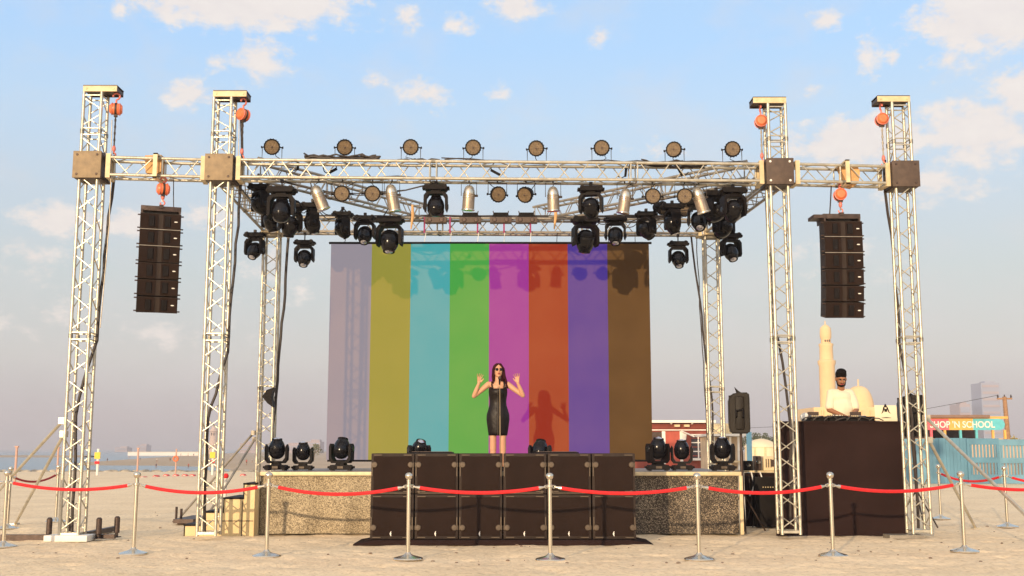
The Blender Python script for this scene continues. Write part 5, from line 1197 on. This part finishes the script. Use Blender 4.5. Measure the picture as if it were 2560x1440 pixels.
def fence_back():
    # sand-coloured wall seen between the pickets
    Y = 47; x0, x1 = X(2262, Y, 1), X(2720, Y, 1); bm = B(); box(bm, ((x0 + x1) / 2, Y, .7), (x1 - x0, .3, 1.4)); tag(obj('garden_wall', bm, mat('pale block wall', (.50, .38, .27), .85, 0, .1, 1), loc=((x0 + x1) / 2, Y, 0)), 'pale wall showing between the pickets of the teal-blue fence', 'wall')
fence_back()
def pole():
    Y = 72; x = X(2504, Y, 3); r = thing('utility_pole', 'leaning wooden utility pole with insulators behind the name board', 'utility pole', (x, Y, 0)); WD = mat('weathered pole wood', (.34, .19, .10), .9, 0, .2, 8)
    top = P(2511, 992, Y); bot = Vector((X(2527, Y, 0), Y, 0)); bm = B(); tube(bm, [bot, top], [.17, .13], 10); obj('pole_shaft', bm, WD, r)
    d = top; bm = B(); box(bm, (d.x, Y, d.z - .12), (.95, .12, .10), bev=.01); obj('cross_arm', bm, WD, r)
    for q in (-.42, 0, .42): bm = B(); lathe(bm, [(.04, 0), (.07, .06), (.03, .12), (.05, .18), (0, .2)], 10, T((d.x + q, Y, d.z - .06))); obj('insulator', bm, STEELD, r)
    bm = B(); p0 = d + Vector((-.42, 0, .1)); pts = [p0.lerp(Vector((p0.x - 16, 110, p0.z - 1.2)), t / 12) - Vector((0, 0, 4 * .9 * (t / 12) * (1 - t / 12))) for t in range(13)]; tube(bm, pts, .015, 5); obj('wire', bm, CABLE, r)
pole()
def skyline():
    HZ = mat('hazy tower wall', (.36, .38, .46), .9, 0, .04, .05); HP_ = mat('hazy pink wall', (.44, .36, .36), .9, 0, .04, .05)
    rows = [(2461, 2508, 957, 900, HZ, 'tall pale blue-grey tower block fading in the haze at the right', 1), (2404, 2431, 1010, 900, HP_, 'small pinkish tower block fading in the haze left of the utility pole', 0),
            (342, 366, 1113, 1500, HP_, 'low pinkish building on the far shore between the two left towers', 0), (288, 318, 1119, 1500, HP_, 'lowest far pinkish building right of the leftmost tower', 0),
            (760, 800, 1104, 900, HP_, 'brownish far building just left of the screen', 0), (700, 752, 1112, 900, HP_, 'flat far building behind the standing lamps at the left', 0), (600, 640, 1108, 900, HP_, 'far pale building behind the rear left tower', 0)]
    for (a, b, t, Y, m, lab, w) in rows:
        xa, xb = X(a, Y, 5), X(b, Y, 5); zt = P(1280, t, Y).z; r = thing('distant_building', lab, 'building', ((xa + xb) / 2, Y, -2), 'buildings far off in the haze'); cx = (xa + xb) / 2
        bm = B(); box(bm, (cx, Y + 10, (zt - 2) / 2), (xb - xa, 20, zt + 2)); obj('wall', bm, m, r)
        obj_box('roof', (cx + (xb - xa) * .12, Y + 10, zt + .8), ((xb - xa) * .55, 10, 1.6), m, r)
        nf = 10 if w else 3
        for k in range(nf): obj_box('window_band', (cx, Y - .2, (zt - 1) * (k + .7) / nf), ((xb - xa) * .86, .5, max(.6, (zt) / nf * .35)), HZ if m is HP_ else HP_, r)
    Y = 700; x = X(533, Y, 5); z = lambda q: P(533, q, Y).z; k = 1 / pxm(Y, 5); bm = B()
    r = thing('minaret_tower', 'small far minaret-like tower seen behind the second tower from the left', 'tower', (x, Y, -2)); lathe(bm, [(12 * k, -2), (11 * k, z(1105)), (9 * k, z(1100)), (9 * k, z(1080)), (11 * k, z(1078)), (8 * k, z(1074)), (4 * k, z(1066)), (0, z(1064))], 12, T((x, Y, 0))); obj('tower_shaft', bm, mat('far pale stone', (.62, .47, .38), .9), r)
    for s_ in (-1, 1): obj_box('opening', (x + s_ * 3 * k, Y - 9.2 * k, z(1085)), (2 * k, .6, 7 * k), STEELD, r)
skyline()

# foliage: a far low belt of trees right of the loudspeaker, and a bush left of the screen
LEAF = mat('dusty olive foliage', (.085, .10, .045), .9, 0, .35, 3); LEAF2 = mat('grey green foliage', (.14, .145, .08), .9, 0, .3, 3); BARK = mat('brown bark', (.12, .08, .05), .9)
def tree(px, pt, Y, wpx, label, m=LEAF, zb_=0.0, n=900):
    k = 1 / pxm(Y, 2); x = X(px, Y, 2); zt = P(px, pt, Y).z; rw = wpx * k / 2; r = thing('tree', label, 'tree', (x, Y, zb_), 'trees beyond the beach'); h = zt - zb_
    bm = B(); tube(bm, [(x, Y, zb_), (x + .1 * rw, Y, zb_ + h * .35), (x, Y, zb_ + h * .6)], [.06 * h, .045 * h, .02 * h], 8)
    for q in range(4): t = q * 1.6; tube(bm, [(x, Y, zb_ + h * .3), (x + .5 * rw * math.cos(t), Y + .5 * rw * math.sin(t), zb_ + h * .62)], [.03 * h, .008 * h], 6)
    obj('trunk', bm, BARK, r); r2 = random.Random(int(px) + int(Y)); bm = B(); cl = [(r2.uniform(-.7, .7), r2.uniform(-.6, .6), r2.uniform(.38, .85), r2.uniform(.25, .42)) for _ in range(14)]
    for q in range(n):
        c = cl[q % 14]; d = Vector((r2.gauss(0, 1), r2.gauss(0, 1), r2.gauss(0, 1))).normalized() * c[3] * r2.uniform(.5, 1) ** .5
        p = Vector((x + (c[0] + d.x) * rw, Y + (c[1] + d.y) * rw, zb_ + (c[2] + d.z * .45) * h)); p.z = min(p.z, zt + .03 * h); s_ = h * r2.uniform(.018, .045)
        a = Vector((r2.gauss(0, 1), r2.gauss(0, 1), r2.gauss(0, 1))).normalized(); b = a.orthogonal().normalized(); c_ = a.cross(b)
        bm.faces.new([bm.verts.new(p + b * s_), bm.verts.new(p + c_ * s_ * .6), bm.verts.new(p - b * s_), bm.verts.new(p - c_ * s_ * .6)])
    obj('crown', bm, m, r, smooth=False)
for k, (px, pt, Y, w, m) in enumerate(((1850, 1084, 150, 40, LEAF2), (1880, 1080, 155, 46, LEAF), (1905, 1077, 158, 44, LEAF2), (1932, 1078, 152, 48, LEAF), (1962, 1082, 150, 40, LEAF2))):
    tree(px, pt, Y, w, ['grey-green far tree hidden partly by the loudspeaker beside the stage', 'dusty green far tree just right of the loudspeaker pole', 'grey-green far tree above the middle of the domed tent', 'dusty far tree at the left edge of the black booth', 'far tree behind the tower with the bolted block'][k], m)
tree(783, 1106, 120, 52, 'dusty bush-like tree at the left edge of the screen', LEAF2)
tree(2545, 1082, 75, 46, 'dry yellowish scrub tree at the right edge above the fence', mat('dry yellow scrub', (.40, .32, .13), .9, 0, .3, 3), 0.0, 700)

# ---------------------------------------------------------------- far beach on the left
def beach():
    Yw = 540; zf = -1.72
    x0, x1 = X(320, Yw, 0), X(498, Yw, 0); r = thing('beach_wall', 'long low white wall on the far shore between the two left towers', 'wall', ((x0 + x1) / 2, Yw, zf)); z1 = P(400, 1130, Yw).z
    obj_box('wall_panel', ((x0 + x1) / 2, Yw, (z1 + zf) / 2), (x1 - x0, .6, z1 - zf), WHITE, r); obj_box('wall_cap', ((x0 + x1) / 2, Yw, z1 + .06), (x1 - x0 + .5, .9, .12), CREAM, r)
    for k, (px, pt, pb, Y, w, col, lab) in enumerate(((243, 1122, 1176, 60, .07, 1, 'white post with yellow and red plates beside the leftmost tower'), (37, 1118, 1190, 45, .05, 0, 'thin pinkish post near the left edge of the picture'), (142, 1120, 1180, 50, .045, 0, 'thin pinkish post just left of the leftmost tower'),
            (343, 1122, 1174, 60, .05, 0, 'thin pinkish post behind the second stanchion'), (439, 1122, 1170, 64, .045, 2, 'thin post with an orange ring left of the second tower'), (531, 1122, 1172, 64, .07, 1, 'yellow-topped post seen through the second tower'))):
        b = G(px, pb, sand_h(0, Y)); b = Vector((X(px, Y, 0), Y, sand_h(X(px, Y, 0), Y) - .05)); t = P(px, pt, Y); r = thing('beach_post', lab, 'post', b, 'posts on the beach')
        m = mat('faded pink post', (.55, .34, .26), .8) if col != 1 else WHITE; bm = B(); tube(bm, [b, Vector((b.x, Y, t.z))], w, 8); obj('post_shaft', bm, m, r)
        if col == 1: obj_box('yellow_plate', (b.x, Y - w - .03, t.z - .35), (.30, .05, .34), mat('yellow plate', (.75, .52, .04), .6), r); obj_box('red_plate', (b.x, Y - w - .03, t.z - .72), (.24, .05, .14), ROPE, r)
        elif col == 2:
            bm = B(); c = Vector((b.x, Y - .1, t.z - .55)); tube(bm, [c + Vector((.13 * math.cos(q), 0, .13 * math.sin(q))) for q in (2 * PI * j / 16 for j in range(17))], .045, 8, caps=False); obj('life_ring', bm, ORANGE, r)
        else: obj_box('post_cap', (b.x, Y, t.z + .02), (w * 2.6, w * 2.6, .06), m, r)
    RM = mat('faded red plastic', (.70, .07, .06), .6)
    for k, (px, py) in enumerate(((360, 1193), (391, 1192), (416, 1190), (440, 1190), (463, 1190), (482, 1190), (608, 1189))):
        g = G(px, py); w = .25; r = thing('red_marker', ['flattest of the red markers lying on the sand, nearest the third stanchion post', 'second red marker on the sand from the left', 'third red marker on the sand from the left', 'fourth red marker on the sand from the left', 'fifth red marker on the sand from the left',
            'sixth red marker on the sand, nearest the second tower', 'faint red marker on the sand left of the rear left tower'][k], 'marker', g, 'red markers in a row on the sand'); hh = .03 if k == 0 else .07
        bm = B(); prism(bm, [(-w / 2, 0), (w / 2, 0), (w * .28, hh), (-w * .2, hh * 1.2)], 'y', -.2, .2, T(g)); obj('marker_body', bm, RM, r)
        obj_box('marker_stripe', (g.x, g.y - .205, g.z + hh * .4), (w * .5, .01, .02), WHITE, r)
    g = G(563, 1212); bm = B(); tube(bm, [Vector((X(561, 30, .3), 30, -.02)), P(564, 1187, 30)], .035, 8); r = thing('short_post', 'short white post with a red top beside the second tower', 'post', g); 
    bm.free(); bm = B(); p = P(560, 1262, 20.5); p.z = 0; q = P(565, 1190, 20.5); tube(bm, [p, q], .028, 8); obj('post_shaft', bm, WHITE, r); bm = B(); ell(bm, q, (.05, .05, .05)); obj('red_cap', bm, ROPE, r)
    # people far off
    def far_person(px, py, hpx, col, label, Y=None, walk=.1, zf=-1.72):
        g = G(px, py, zf); s_ = hpx / pxm(g.y, 0) / 1.72; r = thing('person', label, 'person', g, 'people far off on the beach'); M = T(g) @ RZ(px) @ Matrix.Scale(s_, 4); bm = B()
        v = lambda a: M @ Vector(a)
        for q in (-1, 1):
            cap(bm, v((q * .09, 0, .86)), v((q * .09, q * walk * .6, .47)), .08 * s_, .055 * s_, n=8); cap(bm, v((q * .09, q * walk * .6, .47)), v((q * .09, q * walk * 1.6, .05)), .055 * s_, .04 * s_, n=8)
            cap(bm, v((q * .17, 0, 1.40)), v((q * .23, -.02, 1.12)), .045 * s_, .036 * s_, n=8); cap(bm, v((q * .23, -.02, 1.12)), v((q * .22, -.08, .88)), .036 * s_, .026 * s_, n=8)
        ell(bm, (0, 0, .93), (.16, .11, .14), M, 10, 8); ell(bm, (0, 0, 1.22), (.18, .11, .25), M, 10, 8); cap(bm, v((0, 0, 1.4)), v((0, 0, 1.54)), .055 * s_, .05 * s_, n=8); ell(bm, (0, 0, 1.60), (.08, .095, .115), M, 10, 8)
        fuse('person_body', bm, SKIND, r, .03 * s_, 1)
        bm = B(); ell(bm, (0, 0, 1.22), (.195, .125, .26), M, 10, 8); obj('shirt', bm, col[0], r); bm = B(); ell(bm, (0, 0, .88), (.18, .125, .15), M, 10, 8); obj('shorts', bm, col[1], r)
    CB = mat('dark blue cloth', (.03, .04, .09), .9); CR_ = mat('red cloth', (.45, .06, .05), .9); CK = BLKC; CW = WHITE
    for a in ((268, 1156, 11, (CK, CK), 'person in dark clothes walking on the far shore right of the leftmost tower'), (350, 1153, 10, (CK, CB), 'person bending slightly on the far shore, above the second stanchion'), (390, 1172, 14, (CB, CK), 'person in blue wading between the second stanchion and second tower', None, .1, -2.25),
              (392, 1157, 12, (CW, CK), 'small standing figure on the far sand behind the person in blue'), (425, 1155, 11, (CK, CK), 'one of two dark figures walking close together, the left one'), (446, 1153, 11, (CB, CK), 'one of two dark figures walking close together, the right one'),
              (471, 1172, 14, (CR_, CK), 'person in a red top wading left of the second tower', None, .1, -2.25), (298, 1169, 9, (CK, CK), 'head and shoulders of a bather in the water beside the leftmost tower', None, .1, -2.9), (616, 1163, 15, (CR_, CK), 'person in red by the rear left tower braces'), (630, 1158, 12, (CW, CB), 'person in a white top by the rear left tower'),
              (470, 1142, 9, (CW, CK), 'tiny pale figure at the right end of the far white wall'), (484, 1142, 9, (CK, CK), 'tiny dark figure at the right end of the far white wall'), (452, 1141, 8, (CK, CK), 'tiny dark figure before the middle of the far white wall'), (322, 1150, 10, (CR_, CW), 'figure in red on the far sand left of the white wall')):
        far_person(*a)
beach()

# a few pebbles and shell bits on the near sand
bm = B(); r2 = random.Random(11)
for q in range(170):
    y = r2.uniform(12.6, 17) if q % 3 else r2.uniform(17, 26); x = r2.uniform(-.52, .52) * y; s_ = r2.uniform(.006, .020)
    ell(bm, (x, y, sand_h(x, y) + s_ * .3), (s_ * r2.uniform(.8, 1.6), s_, s_ * .6), u=6, v=4)
tag(obj('pebbles', bm, mat('dark pebbles', (.20, .14, .10), .9, 0, .3, 30), loc=(0, 14, 0)), 'scattered dark pebbles and shell bits on the sand before the stage', 'pebbles', kind='stuff')

# ---------------------------------------------------------------- haze: thin even air over the whole beach
def haze():
    bm = B(); x, y0, y1, z0, z1 = 1450, -32, 2500, -3.5, 75
    box(bm, (0, (y0 + y1) / 2, (z0 + z1) / 2), (2 * x, y1 - y0, z1 - z0)); o = obj('haze', bm, [], smooth=False); tag(o, kind='stuff')
    m = bpy.data.materials.new('thin warm haze'); m.use_nodes = True; nt = m.node_tree; nt.nodes.remove(nt.nodes['Principled BSDF']); v = nt.nodes.new('ShaderNodeVolumePrincipled')
    v.inputs['Color'].default_value = (.92, .88, .93, 1); v.inputs['Density'].default_value = .00055; v.inputs['Anisotropy'].default_value = .0
    nt.links.new(v.outputs[0], nt.nodes['Material Output'].inputs['Volume']); o.data.materials.append(m)
haze()
